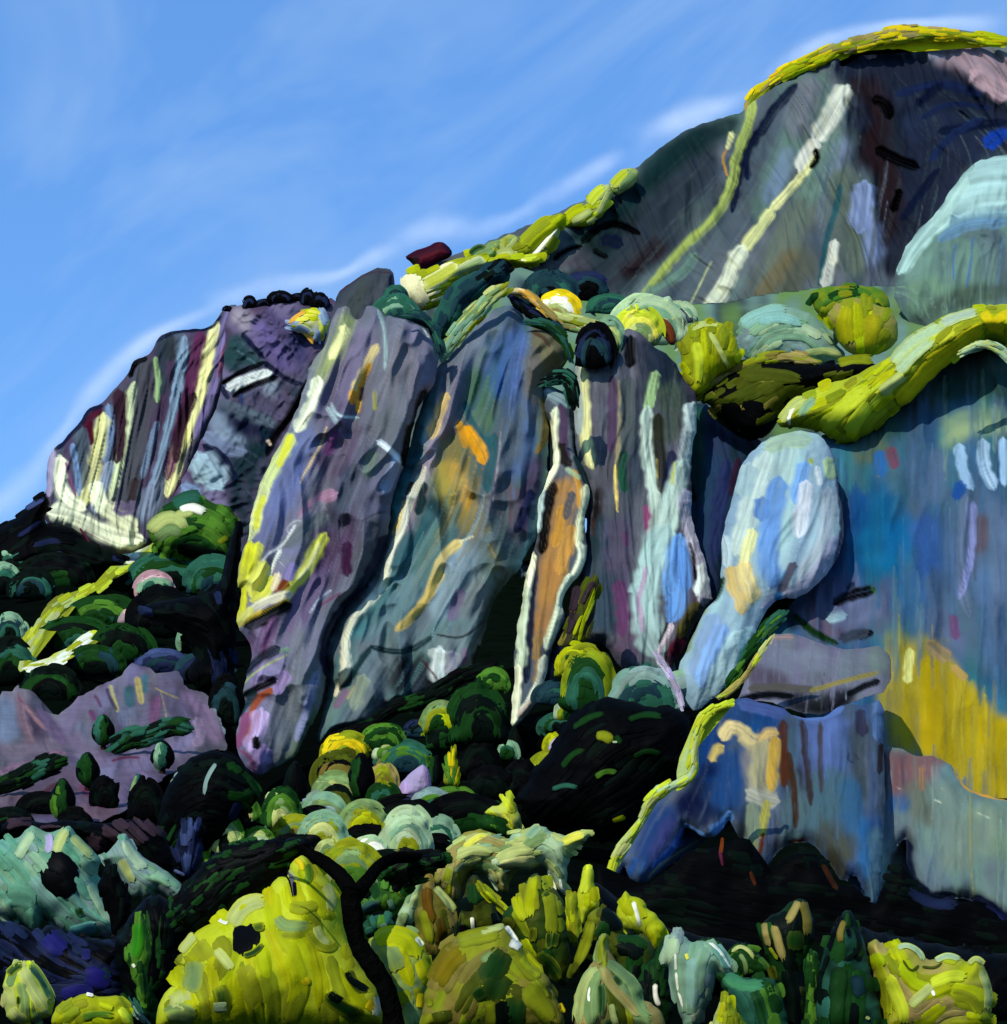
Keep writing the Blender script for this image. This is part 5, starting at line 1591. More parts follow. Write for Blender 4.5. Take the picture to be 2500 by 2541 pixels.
for lb, x, y, rx, ry in (('tiny black bush at the left end of the crag skyline', 150, 165, 26, 22), ('round black bush alone on the crag skyline', 285, 135, 36, 44), ('low black bush next to the lone round one', 370, 130, 40, 26),
    ('black bush at the hump of the crag skyline', 470, 105, 66, 46), ('knobbly black bush right of the hump', 560, 100, 36, 30), ('tall black bush on the crag skyline', 630, 110, 36, 66), ('blocky black bush at the right end of the crag skyline', 700, 130, 50, 60)):
    mound('crag_bush', lb, 'b', x, y, rx, ry, 'knk', 'purple_crag', group='black bushes on the crag skyline')
bush('yellow_bush', 'yellow bush with an ochre rim on the purple crag by the grey peak', 'b 510 230 560 190 640 160 710 150 760 210 770 260 720 330 670 370 640 320 590 290 530 290', 'yvyA', ['b 540 220 700 180', 'b 700 180 690 340'], 'purple_crag', w=20, ln=70, acc='o 9 5 b 515 245 560 200 620 170\no 9 5 b 600 290 640 330 665 365\nA 20 4 b 550 270 600 270 650 310', leaves=True)
band('creeper_strip', 'dark green creeper strip running down between the white boulder and the grey ledge', 'h 600 290 520 340 430 450 340 580 255 715', 26, 'EejE', None, cat='creeper', Dm=102, n=50, ln=60, sw=13)
band('creeper_strip', 'lime yellow creeper edging the left end of the grey ledge', 'h 510 430 440 530 380 630 300 735 190 795', 13, 'HzK', None, cat='creeper', Dm=100, n=40, ln=50, sw=8)
band('pale_root', 'pale lilac bare root hanging from the foot of the buttress', 'g 1262 530 1300 590 1340 660 1385 750 1420 860', 15, 'LIl', None, cat='root', Dm=110, n=30, ln=50, sw=9)
for lb, x, y, rx, ry in (('black shrub in the lowest hollow of the rose rocks', 620, 1640, 70, 140), ('black shrub under the left strip of the rose rocks', 260, 1690, 130, 90), ('black shrub beside the slim grey green tree', 860, 1700, 90, 170),
    ('green black shrub at the left edge under the rose rocks', 60, 1800, 120, 110), ('black shrub between the two lower trees of the rose rocks', 440, 1800, 90, 90)):
    mound('slope_shrub', lb, 'e', x, y, rx, ry, 'dkEk' if x < 100 else 'kdk', 'rose_rocks', group='black shrubs on the rose rocks', Dm=ground_D(1300 + .4202 * y) * .9)
bush('brown_shrub', 'olive brown shrub between the ochre pillar and the dark buttress', 'g 680 480 740 330 760 180 830 100 900 60 930 120 900 260 880 400 830 480 760 520', 'xOMx', ['g 740 460 900 80'], 128, w=18, ln=80, acc='v 9 5 g 800 470 830 330 890 190 900 130\nz 5 6 g 840 340 900 200\nv 8 5 g 770 420 810 320 830 300\nM 20 4 g 760 280 800 120')

# ------------------------------------------------------------------ dark thickets and shrubs on the left slope
bush('dark_thicket', 'black thicket on the hill at the far left edge against the sky', 'a -300 1720 0 1680 80 1640 180 1552 260 1490 305 1530 252 1655 360 1672 450 1690 510 1760 600 1792 740 1850 720 1950 500 2060 0 2120 -300 2100', 'kndk', ['a 0 1750 260 1560', 'a 300 1700 700 1850'], 415, w=26, ln=90, under='kk', acc='R 5 3 a 470 1690 510 1740 530 1780\nN 12 3 a 150 1580 230 1530 270 1510')
bush('leafy_shrub', 'glossy green shrub with a pale cream crown beside the cliff foot', 'a 860 1720 900 1650 960 1570 1060 1500 1150 1490 1260 1550 1330 1560 1400 1600 1420 1760 1380 1900 1200 1880 1050 1860 960 1850', 'EeEe', 'arc', 380, w=26, ln=80,
     acc='H 34 6 a 880 1720 950 1640 1040 1620 1110 1700\nh 30 6 a 920 1760 1000 1690 1080 1730\nC 22 8 a 1060 1590 1130 1560 1220 1600\nH 24 7 a 1020 1640 1080 1600 1150 1590\nj 30 5 a 1020 1560 1120 1500 1200 1510\nd 30 5 a 1040 1800 1200 1840 1340 1850\nV 14 6 a 1290 1780 1350 1740')
band('grass_path', 'yellow lime ribbon of grass winding up the left slope', 'e 140 860 160 720 230 650 270 560 350 470 400 440 500 410 540 370 600 380 650 290 720 250 800 190 870 90 950 20', 36, 'vzHvV', None, cat='grass strip', ln=70, sw=15, hug=.90)
band('grass_path', 'pale cream sage grass where the lime ribbon reaches the cliff foot', 'e 700 260 790 180 870 100 930 60 965 150', 36, 'CHHQ', None, cat='grass strip', ln=60, sw=14, hug=.90)
band('grass_path', 'short yellow strip of grass closing the loop below the lime ribbon', 'e 140 850 260 835 390 775 470 710 565 655', 28, 'vVzC', None, cat='grass strip', ln=60, sw=14, hug=.90)
g = 'dark shrubs on the left slope'
for lb, x, y, rx, ry, c in (('green black shrub with a silvery arc at the far left edge', 70, 290, 120, 130, 'qjdE'), ('dark shrub left of the lime grass ribbon', 190, 400, 110, 110, 'djTd'),
    ('pale edged shrub at the very left edge', 30, 370, 80, 120, 'qjd'), ('small dark shrub low at the left edge with a white fleck', 60, 660, 80, 120, 'qTjd'),
    ('black green shrub at the left edge above the rose rocks', 60, 880, 130, 170, 'djEd'), ('black shrub between the far thicket and the lime ribbon', 330, 330, 190, 130, 'dkdE'),
    ('broad dark green shrub under the cream grass', 990, 340, 190, 140, 'jEjd'), ('pink and mint arched shrub on the left slope', 920, 400, 100, 95, 'iqjd'),
    ('teal green shrub at the right of the left slope', 1260, 370, 140, 150, 'jEjT'), ('mint flecked black shrub at the right of the left slope', 1180, 700, 110, 110, 'qdjk'),
    ('dark green shrub inside the loop of lime grass', 450, 700, 190, 130, 'EdEj'), ('long green shrub under the lime grass ribbon', 600, 560, 170, 110, 'EejE'),
    ('black shrub in the middle of the left slope', 960, 600, 170, 190, 'kdkd'), ('teal tinged shrub below the lime loop', 560, 850, 150, 110, 'ETEd'),
    ('black green shrub right of the short yellow strip', 720, 760, 150, 150, 'EdkE'), ('blue black shrub crowning the rose rocks', 960, 850, 140, 90, 'NnTn'),
    ('black shrub above the left end of the rose rocks', 300, 1010, 150, 140, 'dEkd'), ('dark teal shrub low in the gully by the lilac slab', 1200, 900, 150, 120, 'TnTk'),
    ('black shrub at the head of the gully', 1310, 560, 100, 170, 'kdk'), ('dark shrub low in the gully right of the rose rocks', 1340, 1120, 80, 200, 'kTd')):
    mound('slope_shrub', lb, 'e', x, y, rx, ry, c, group=g, Dm=ground_D(1300 + .4202 * y) * .97)
bush('dark_thicket', 'long black thicket standing in for the darkness of the gully left of the lilac slab', 'e 1400 -40 1430 100 1390 400 1400 700 1385 1000 1400 1300 1340 1340 1300 1180 1250 1000 1150 980 1100 860 1180 780 1060 620 830 560 840 470 1100 440 1300 380 1360 100', 'kdkn', ['e 1390 0 1360 600 1380 1300', 'e 850 500 1200 560'], 200, w=26, ln=100, under='kk')  # black leaf strip put in for the shade of the gap
band('slope_scrub', 'dark green strip of scrub across the rose rocks, right part', 'e 650 1345 720 1290 790 1250 870 1270 960 1210 1050 1180 1130 1225', 38, 'jEdj', 'rose_rocks', ln=60, sw=14, hugline=True)
band('slope_scrub', 'dark green strip of scrub crossing the rose rocks at the left edge', 'e -40 1560 100 1520 230 1440 400 1385', 46, 'jdEd', 'rose_rocks', ln=60, sw=15)
for lb, x, yt, yb, w, c in (('leaf shaped dark tree on the rose rocks, left of the winding scrub', 612, 1120, 1325, 112, 'jEk'), ('leaf shaped dark tree at the right end of the rose rocks', 962, 1275, 1465, 118, 'qjk'),
    ('leaf shaped dark tree in the middle of the rose rocks', 520, 1345, 1565, 118, 'EEk'), ('dark tree with a green left side at the lower left of the rose rocks', 370, 1500, 1770, 128, 'eEk')):
    cypress('cypress', lb, 'e', x, yt, yb, w, c, 'rose_rocks', 'upright dark trees on the rose rocks')
cypress('cypress', 'slim grey green tree leaning below the rose rocks', 'e', 790, 1470, 1720, 70, 'hjT', 95, 'slim pale trees under the rose rocks', 30)
cypress('cypress', 'slim silvery tree at the edge of the round black bush', 'e', 990, 1450, 1790, 80, 'qFj', 92, 'slim pale trees under the rose rocks', 60)
bush('round_black_bush', 'large round black bush between the rose rocks and the lilac slab', 'e 960 1620 1060 1440 1160 1360 1265 1328 1380 1365 1480 1465 1535 1580 1510 1660 1400 1740 1310 1910 1150 1960 960 1950 930 1720', 'kdkE', 'arc', None, w=24, ln=90, under='kk', acc='F 9 5 e 1280 1410 1220 1500 1205 1610\nE 26 5 e 1340 1600 1440 1620 1500 1570\nE 20 5 e 1340 1440 1400 1420\nn 26 4 e 1420 1640 1360 1760')
bush('navy_bush', 'navy blue bush under the round black one', 'i 1350 560 1450 300 1600 310 1590 560 1520 740 1430 780 1360 700', 'nNnk', 'fan', None, w=20, ln=70, acc='86/96/140 6 4 i 1370 690 1460 735')
bush('dark_thicket', 'black thicket under the rose rocks at the left', 'i 0 330 150 260 300 330 480 300 620 300 830 330 980 290 1100 300 1250 330 1380 560 1360 820 1480 860 1400 980 1100 720 980 560 860 520 780 600 600 400 300 400 0 420', 'kdkM', ['i 0 360 900 320 1300 700'], None, w=24, ln=80, under='kk')

# ------------------------------------------------------------------ foliage below the cliffs
band('cliff_foot_scrub', 'black ragged scrub along the foot of the ochre stained slab', 'f 790 1000 900 990 1000 960 1100 860 1200 830 1310 800 1430 740 1500 660 1620 640 1760 590', 34, 'kdkE', None, Dm=118, ln=56, sw=15)
bush('black_thicket', 'large black thicket at the foot of the dark buttress', 'g 480 1320 560 1180 640 1100 740 890 900 800 1000 775 1200 840 1400 850 1465 900 1445 1280 1385 1260 1260 1350 1180 1480 1110 1600 960 1640 900 1600 800 1560 600 1580 480 1480 420 1380', 'kkkdk', ['g 600 1300 900 900 1400 880', 'g 900 1550 1150 1400 1400 1100'], None, w=28, ln=90, under='kk',
     acc='E 15 5 g 760 970 860 900 960 880\nE 15 5 g 1090 920 1200 880 1300 900\ne 14 6 g 900 1260 960 1220 1030 1230\nE 14 5 g 700 1200 760 1120 840 1090\nj 12 5 g 640 1330 720 1300 800 1320\nE 13 5 g 1120 1140 1200 1100 1290 1120\nE 14 5 g 1020 1010 1050 1060\nV 22 6 g 900 1010 960 1010 1000 1050\nv 12 6 g 1000 1520 1080 1490\nE 12 5 g 1390 1230 1450 1240\nQ 5 7 g 1000 1050 1030 1050')
bush('sprig', 'thin pale green sprig across the black thicket', 'g 800 1530 840 1480 900 1440 940 1360 930 1310 990 1265 1040 1250 1020 1310 960 1370 970 1430 920 1490 840 1540', 'hHVh', ['g 820 1520 920 1430 950 1340 1030 1260'], None, w=16, ln=50, n=16, Dm=90, off=.1)
g = 'bushes at the foot of the cliffs'
for lb, t, x, y, rx, ry, c in (
    ('dark green bush crowned with yellow below the ochre pillar', 'g', 850, 780, 130, 260, 'VEjE'), ('yellow olive bush between pillar and buttress foot', 'g', 770, 620, 90, 130, 'vVEV'),
    ('grey teal bush under the white ribs', 'g', 1190, 850, 180, 230, 'FjTj'), ('grey green bush at the foot of the white boulder', 'g', 1430, 800, 140, 150, 'qFT'),
    ('mint edged yellow bush right of the pillar foot', 'g', 750, 890, 80, 110, 'QVeE'), ('teal bush at the pillar foot', 'g', 680, 800, 110, 90, 'TjT'),
    ('dark green bush below the pillar tip', 'g', 700, 970, 110, 80, 'jEjd'), ('lilac tinged yellow bush under the pillar', 'g', 700, 1090, 85, 100, 'vVlV'),
    ('yellow green bush partly behind the black cypress pair', 'g', 650, 1260, 130, 130, 'VeEV'), ('pale mint bush at the tip of the ochre pillar', 'g', 380, 1130, 55, 80, 'qjE'),
    ('black round bush left of the cypress pair', 'g', 470, 1330, 100, 160, 'kdk'), ('black bush between the lime tuft and the thicket', 'g', 610, 1480, 140, 220, 'kdk'),
    ('dark round bush under the ochre slab, left of the pillar tip', 'f', 1640, 980, 150, 240, 'EdEd'), ('leafy green bush on the black scrub', 'f', 1720, 720, 80, 90, 'eEe'),
    ('lime green bush under the black cliff foot scrub', 'f', 1420, 960, 100, 130, 'hVvE'), ('dark leafy bush right of the lime one', 'f', 1450, 1050, 100, 120, 'EdE'),
    ('black bush below the dark round one', 'f', 1640, 1220, 110, 200, 'kdk'), ('black bush by the ochre sprout', 'f', 1700, 1340, 130, 130, 'kd'),
    ('small black bush above the green leaves at the slab foot', 'f', 1290, 1000, 80, 70, 'ndT'), ('green bush with lavender tip at the slab foot', 'f', 1080, 1060, 110, 100, 'eEeE'),
    ('pale striped bush with a white sprig', 'f', 1110, 1130, 90, 90, 'QHeh'), ('teal green bush beside the lilac boulder', 'f', 1200, 1190, 140, 120, 'jejT'),
    ('golden olive bush at the foot of the lilac slab', 'f', 860, 1130, 120, 120, 'VYVx'), ('dark arched bush with an orange underside', 'f', 810, 1270, 120, 140, 'xkOh'),
    ('sage bush under the dark arched one', 'f', 790, 1360, 110, 110, 'hHh'), ('yellow olive bush right of the black poplar', 'f', 1070, 1310, 75, 130, 'KVOV'),
    ('grey sage bush above the foreground bushes', 'f', 720, 1480, 110, 120, 'qhF'), ('black arched leaf bush near the sage bushes', 'f', 800, 1420, 80, 100, 'dxd'),
    ('dark green bush right of the black poplar foot', 'f', 1080, 1400, 80, 90, 'EjE'), ('green bush with a pink grey cap left of the black mass', 'f', 1360, 1450, 100, 110, 'FeEj'),
    ('mid green bush below the ochre sprout', 'f', 1480, 1420, 120, 90, 'eEe'), ('black bush covering the slope right of the lilac boulder', 'f', 1560, 1530, 220, 150, 'kdkE')):
    tt = TILE[t]
    mound('slope_bush', lb, t, x, y, rx, ry, c, group=g, Dm=min(ground_D(tt[1] + tt[2] * (y + .2 * ry)) * .97, 116 if t == 'f' else 126))
bush('grass_sprout', 'upright yellow green sprout beside the lilac boulder', 'f 1425 1310 1440 1200 1480 1090 1500 1095 1520 1200 1535 1320', 'VvYe', 'fan', None, w=10, ln=80, n=16, Dm=100)
for lb, t, x, yt, yb, w, c in (('black poplar left of the sage bushes', 'f', 555, 1160, 1480, 120, 'dkk'), ('straight black poplar among the golden bushes', 'f', 945, 1110, 1410, 130, 'Ekk'),
     ('black cypress under the pillar tip, left of the pair', 'g', 450, 920, 1170, 120, 'dkk'), ('black cypress under the pillar tip, right of the pair', 'g', 575, 900, 1170, 130, 'dkk'),
     ('short black poplar behind the lilac boulder', 'f', 1385, 1120, 1320, 80, 'Edk')):
    cypress('poplar', lb, t, x, yt, yb, w, c, None, 'black upright trees under the cliffs')
g = 'rounded bushes in the middle ground'
for lb, x, y, rx, ry, c in (
    ('sage green curved bush at the left end of the middle row', 190, 500, 110, 230, 'ehHd'), ('small pale curved bush above the left end', 330, 280, 90, 140, 'ehHd'),
    ('green bush with a pale hooked stripe by the black poplar', 635, 290, 110, 220, 'EehH'), ('pale yellow capped bush on the black shrub', 455, 510, 95, 130, 'eHQd'),
    ('dim green bush low on the black tree at the left', 290, 700, 115, 110, 'EjqE'), ('leafy dim green bush on the black tree', 540, 720, 105, 180, 'Ejqd'),
    ('olive bush above the trunk fork, left one', 745, 445, 130, 150, 'VhVO'), ('broad sage and olive bush above the trunk fork', 960, 500, 145, 220, 'qVHV'),
    ('olive bush hanging over the long branch', 1200, 770, 180, 240, 'VhVe'), ('small pale bush below the broad sage one', 1010, 580, 80, 110, 'HhV'),
    ('olive round bush under the grey sage bush', 1290, 400, 150, 200, 'hVvV'), ('mint striped dome bush in the middle ground', 1620, 560, 150, 290, 'QqQV'),
    ('teal green bush with a yellow heart beside the mint dome', 1860, 480, 120, 170, 'qjqY'), ('white and mint bush in the black hollow', 1340, 620, 115, 160, 'QCqh'),
    ('black bush capping the white and mint one', 1310, 480, 165, 120, 'kdk'), ('black bush capping the mint dome', 1610, 330, 220, 180, 'kdk'),
    ('black bush under the teal green one', 1860, 560, 110, 110, 'kd'), ('dark bush right of the black poplar', 900, 300, 110, 90, 'kdE'),
    ('black bush at the left of the middle row', 330, 480, 180, 130, 'kdk'), ('black bush under the olive bush', 760, 540, 170, 110, 'kd'),
    ('black bush between the branches', 1480, 700, 180, 130, 'dkE'), ('black bush left of the yellow foreground bush', 330, 860, 280, 240, 'kdk')):
    mound('middle_bush', lb, 'j', x, y, rx, ry, c, group=g, Dm=ground_D(1941 + .3151 * (y + .2 * ry)) * .96)
bush('pale_tuft', 'cream and lime leaning tuft behind the feathery bush', 'k 640 250 700 200 780 180 790 110 850 90 920 210 940 330 900 360 870 420 830 380 780 300', 'yHzH', ['k 700 200 800 280 900 360', 'k 820 120 880 250 920 350'], None, w=20, ln=90)
bush('green_leaf', 'smooth dark green leaf mass under the cream tuft', 'k 600 360 650 270 720 270 800 330 845 400 820 440 720 410', 'Ee', ['k 620 320 820 420'], None, w=40, ln=110, n=14, flat=.4)
bush('feathery_bush', 'pale feathery sage bush, left half of the pair', 'k 250 800 255 680 330 570 420 450 500 395 640 370 760 420 860 470 960 600 900 680 840 760 830 880 760 860 640 700 540 700 480 760 440 960 350 900 290 820', 'hHqHVK', ['k 260 780 330 600 520 480 640 440', 'k 450 900 420 700 560 560', 'k 560 600 700 620 780 860'], 52, w=22, ln=110,
     acc='y 16 6 k 480 520 600 420 680 440\nH 26 6 k 420 580 560 520 700 560\nQ 9 6 k 670 720 720 800 750 860\nV 24 6 k 340 800 360 700 380 660\nK 20 5 k 560 440 700 450 840 520', leaves=True)
bush('feathery_bush', 'pale feathery sage bush with drooping tips, right half of the pair', 'k 830 460 880 370 980 370 1090 330 1180 400 1300 430 1390 400 1480 390 1440 470 1330 520 1310 620 1290 760 1290 890 1220 860 1160 700 1090 640 1000 700 860 690 760 680 720 620 820 530', 'HhHqQ', ['k 760 640 900 560 1080 560', 'k 980 520 1120 430 1240 560 1280 700', 'k 1250 440 1450 420'], 50, w=24, ln=120,
     acc='H 26 6 k 740 620 880 540 1040 540\n200/200/130 26 6 k 760 660 900 620 1060 620\nQ 14 7 k 1160 420 1220 520 1260 640\nC 7 7 k 1140 690 1180 780 1210 860\nC 7 7 k 1240 760 1250 840 1290 890\ny 26 6 k 1260 480 1340 440 1440 410\nq 26 5 k 980 450 1040 380 1090 350\nh 30 5 k 960 520 1040 440 1150 430', leaves=True)

# ------------------------------------------------------------------ left foreground
bush('silver_shrub', 'silvery teal shrub with a dark hollow at the lower left', 'i -60 480 60 450 150 440 210 380 265 335 300 370 380 400 470 370 545 330 600 400 720 520 800 610 790 660 760 740 830 900 960 1110 885 1235 800 1200 620 1230 540 1210 380 1070 330 1080 300 1195 220 1130 140 1070 60 1090 -60 1000', 'XFXqX', ['i 50 500 250 700 330 1000', 'i 300 420 560 600 700 760', 'i 240 740 600 1100 860 1200', 'i 720 760 900 1100'], None, w=30, ln=110, mat=M_NEAR,
     acc='H 26 6 i 440 560 480 440 540 360\nH 22 6 i 560 420 660 520 740 590\nQ 24 6 i 140 600 200 480 270 380\nl 18 6 i 380 400 400 480 370 560\nk 90 8 i 360 640 440 720 560 860\nk 60 9 i 380 620 480 640 580 760\nk 50 9 i 470 760 570 900\n120/160/150 30 6 i 240 740 380 920 560 1080\nQ 22 6 i 700 780 780 950 900 1140\nE 20 6 i 620 980 640 1060\na 30 6 i 540 1190 660 1160 780 1140\nl 14 7 i 800 1180 870 1215\nX 60 6 i 60 900 180 880 280 960', leaves=True)
bush('silver_shrub', 'smaller silvery teal shrub sloping down to the right', 'i 800 640 830 580 920 470 980 390 1030 450 1110 570 1200 640 1350 710 1480 870 1540 900 1530 1060 1460 1000 1330 910 1230 850 1200 950 1130 920 1030 890 930 730 880 620', 'XXFq', ['i 980 420 1100 680 1350 800 1500 980'], None, w=28, ln=100, mat=M_NEAR,
     acc='H 22 6 i 950 600 1000 700 1060 800\n168/190/150 24 6 i 980 460 1060 600 1160 680\nQ 14 6 i 1060 640 1110 690\nE 20 5 i 1160 860 1170 940\nL 34 8 i 1560 860 1530 930 1490 1000\nH 8 9 i 1610 870 1590 950 1560 1040', leaves=True)
bush('dark_thicket', 'black thicket between the two silvery shrubs', 'i 760 820 840 640 920 650 1010 880 1050 1000 980 1160 900 1240 850 1000', 'kdk', 'fan', None, w=24, ln=80, under='kk', Dm=30)
bush('navy_thicket', 'navy black thicket at the bottom left under the silvery shrub', 'i -60 1060 60 1100 180 1120 300 1200 400 1100 560 1220 880 1240 980 1180 1000 1400 1060 1640 1150 1950 400 1950 100 1700 -60 1400', 'nknk', ['i 350 1180 520 1340 850 1560', 'i 480 1700 860 1560'], None, w=30, ln=110, under='kn', mat=M_NEAR, Dm=17.5,
     acc='28/28/92 50 6 i 360 1200 440 1280 520 1340\n26/24/96 60 6 i 660 1520 780 1530 880 1580\n26/26/90 30 6 i 480 1690 600 1630 760 1640\n26/28/80 30 5 i 640 1360 720 1360\nT 24 6 i 790 1480 870 1540')
bush('tall_leaf', 'tall bright green leaf standing in the black foliage at the lower left', 'i 1115 960 1140 1120 1180 1300 1185 1400 1150 1560 1170 1700 1130 1750 1080 1620 1020 1480 980 1380 1040 1290 1060 1120', 'Eee', ['i 1110 980 1080 1300 1130 1720'], None, w=24, ln=120, mat=M_NEAR, Dm=14.5, n=22, acc='40/112/16 34 5 i 1100 1100 1090 1280 1060 1400\nE 20 5 i 1120 1500 1140 1680\nC 7 8 i 1045 1430 1060 1460')
bush('black_foliage', 'black foliage behind the tall green leaf', 'i 950 1180 1080 960 1220 870 1340 920 1460 1000 1560 1080 1540 1180 1440 1280 1410 1400 1400 1540 1300 1640 1220 1950 1060 1950 980 1700 900 1300', 'kdkE', 'fan', None, w=26, ln=110, under='kk', mat=M_NEAR, Dm=17, acc='E 14 5 i 1200 1640 1280 1560\nE 14 5 i 1270 1560 1290 1480\nE 10 5 i 1250 1340 1310 1340')
bush('pale_bush', 'pale lime bush with combed strokes in the bottom left corner', 'i 50 1480 120 1440 200 1430 260 1440 340 1560 410 1660 440 1760 400 1830 330 1890 200 1900 60 1890 20 1720', 'HhzH', ['i 190 1440 90 1600 60 1740', 'i 200 1450 280 1640 380 1800', 'i 190 1460 200 1860'], None, w=24, ln=100, mat=M_NEAR, Dm=11,
     acc='H 34 6 i 180 1450 230 1600 370 1800\nh 30 6 i 170 1560 190 1700 200 1860\nj 24 5 i 230 1430 340 1560 420 1740\nE 20 5 i 60 1520 130 1450 190 1430\nE 14 7 i 150 1680 150 1760\nH 26 6 i 90 1780 130 1850 220 1860', leaves=True)
bush('yellow_bush', 'low bright yellow green bush at the bottom edge, left of the black foliage', 'i 390 1950 430 1800 520 1730 600 1690 690 1655 790 1690 900 1680 975 1690 1000 1770 1040 1850 1070 1960', 'vzvV', 'arc', None, w=34, ln=120, mat=M_NEAR, Dm=10.5, flat=.45, acc='e 18 5 i 640 1860 760 1820 900 1840\nC 8 8 i 680 1665 740 1680', leaves=True)
band('grass_tuft', 'pale teal blades at the bottom edge by the black foliage', 'i 1040 1720 1090 1830 1160 1890', 22, 'qTj', None, Dm=11, n=10, ln=40, sw=10, mat=M_NEAR)
# ------------------------------------------------------------------ the great yellow bush and the black tree
bush('great_bush', 'great yellow green bush in the centre left foreground, around the black trunk', 'i 1230 2000 1250 1750 1300 1640 1420 1540 1415 1350 1530 1180 1640 1120 1740 1070 1820 1100 1870 1010 j 380 930 500 900 530 820 600 735 640 735 700 780 690 640 790 550 920 690 1060 840 1120 960 1140 1200 1250 1400 1350 1560 1420 1700 1460 2000',
     'vVvvz', ['j 100 1100 300 1300 150 1600', 'j 300 1000 500 950 480 1200', 'j 600 780 580 1050 900 1120', 'j 950 750 1080 1000 1000 1280', 'j 700 1300 800 1600 700 1850', 'j 400 1500 500 1750', 'j 1200 1450 1380 1750', 'j -300 1300 0 1500'], None, w=74, ln=190, mat=M_NEAR, Dm=12.5, flat=.25, lift=3, cover=2.4,
     acc='H 40 6 j 230 1130 300 1000 400 940 510 940\nh 30 6 j 590 1050 640 1130 730 1150 880 1120\nV 26 5 j 620 1190 760 1200 900 1120\nH 26 6 j 980 800 1030 900 1020 1020\nH 22 6 j 900 1130 940 1230 1020 1280\nV 22 6 j 820 1160 900 1270 1000 1320 1080 1270\nV 30 5 j 690 970 800 1000 930 960\nH 26 6 j 110 1310 180 1390 250 1480\nk 44 9 j 330 1120 330 1240 320 1370\nk 34 9 j 350 1140 420 1190 400 1290\nE 20 10 j 400 1150 500 1130\nE 14 10 j 330 1370 420 1340 490 1270\nE 26 8 j 1150 1480 1190 1580 1300 1650\nd 18 9 j 1150 1490 1180 1570 1320 1640\nE 40 8 j 980 1660 1080 1760 1280 1860\nd 24 9 j 1000 1670 1120 1740\nC 20 7 j 1390 1680 1390 1780 1360 1850\nY 30 7 j 1320 1800 1380 1720\nH 60 6 i 1390 1640 1440 1720 1380 1840\nh 50 6 i 1300 1840 1400 1800 1560 1860\nh 44 6 i 1520 1400 1540 1520 1480 1660\nE 50 6 j 130 1600 180 1700 160 1840\nQ 26 7 j 90 1770 220 1770\nH 22 6 i 1420 1340 1480 1260 1540 1190\nC 10 7 j 130 1080 210 1110\nY 20 5 j 810 1540 840 1600\nY 16 5 j 740 600 790 640 800 700\ne 18 6 j 830 640 860 740 820 800\nG 9 8 j 690 700 720 780 720 900\nk 8 9 j 730 780 740 900\nH 7 8 j 690 690 740 750 770 770', leaves=True)
def black_tree():
    D = 11.2
    o = bpy.data.objects.new('black_tree', None); SC.collection.objects.link(o)
    foot = P(*pts('j 1520 1960')[0], D); o.location = foot
    tag(o, 'black forked tree with a bent trunk in front of the great yellow bush', 'tree')
    def limb(name, s, w, dd=0.0):
        q, ln = resample(chaikin(pts(s), False, 2), 12)
        t = np.linspace(0, 1, len(q))
        ch = P(q[:, 0], q[:, 1], D + dd * t)
        wr = UNIT * np.interp(t, np.linspace(0, 1, len(w)), w) * .3151 * D / FPX * .5
        V, F, C = tube(ch, wr, lin((7, 7, 6)), 12)
        mesh_obj(name, local(V, foot), F, C, M_BARK, o)
    limb('trunk', 'j 1530 1990 1510 1860 1480 1700 1440 1590 1360 1470 1290 1370 1220 1260 1200 1150 1190 1040 1170 940 1190 830', (165, 160, 150, 145, 150, 150, 140, 135, 150, 160, 140))
    limb('branch', 'j 1190 900 1150 800 1060 700 940 610 830 540 760 500 600 470', (130, 125, 120, 105, 70, 50, 24), 1.5)
    limb('branch', 'j 1200 900 1290 800 1360 700 1430 630 1540 590 1680 590 1820 600 1900 540', (130, 110, 100, 100, 90, 70, 30), 1.5)
    limb('twig', 'j 800 545 740 590 680 620 580 650', (34, 26, 20, 12), .8)
    limb('twig', 'j 640 700 690 760 710 840 720 900', (14, 14, 12, 6), .4)
    for s, key in (('j -260 1060 -160 880 -60 760 60 600 160 520 330 440 560 440 760 450 880 470 830 520 700 590 600 700 540 800 480 900 360 930 230 1000 200 1090 60 1110 -40 1200', 3),
                   ('j 1380 760 1420 640 1530 570 1700 580 1850 560 1940 540 1900 660 1830 690 1700 740 1640 860 1580 840 1500 750', 4)):
        r = Relief(s, D + 1.2, 0, 3.5, (60, 40), 8, None, key); r.fill('kd')
        st = Strips(); js, is_ = np.nonzero(r.ins)
        fl = Field(['j 700 560 300 700 0 1050', 'j 500 500 100 560'] if key == 3 else ['j 1400 740 1560 600 1900 580'])
        for _ in range(150 if key == 3 else 60):
            k = rng.integers(len(js)); c = pal('kdkkE')[rng.integers(5)] * (1 + .2 * rng.normal())
            st.add(r, trace(fl, r.X[js[k], is_[k]], r.Y[js[k], is_[k]], rng.uniform(40, 90), .1), rng.uniform(10, 24), c, 6, 5)
        V, F, C, T = st.merged(*r.geometry(50))
        mesh_obj('crown', local(V, foot), F, C, M_NEAR, o, T)
black_tree()

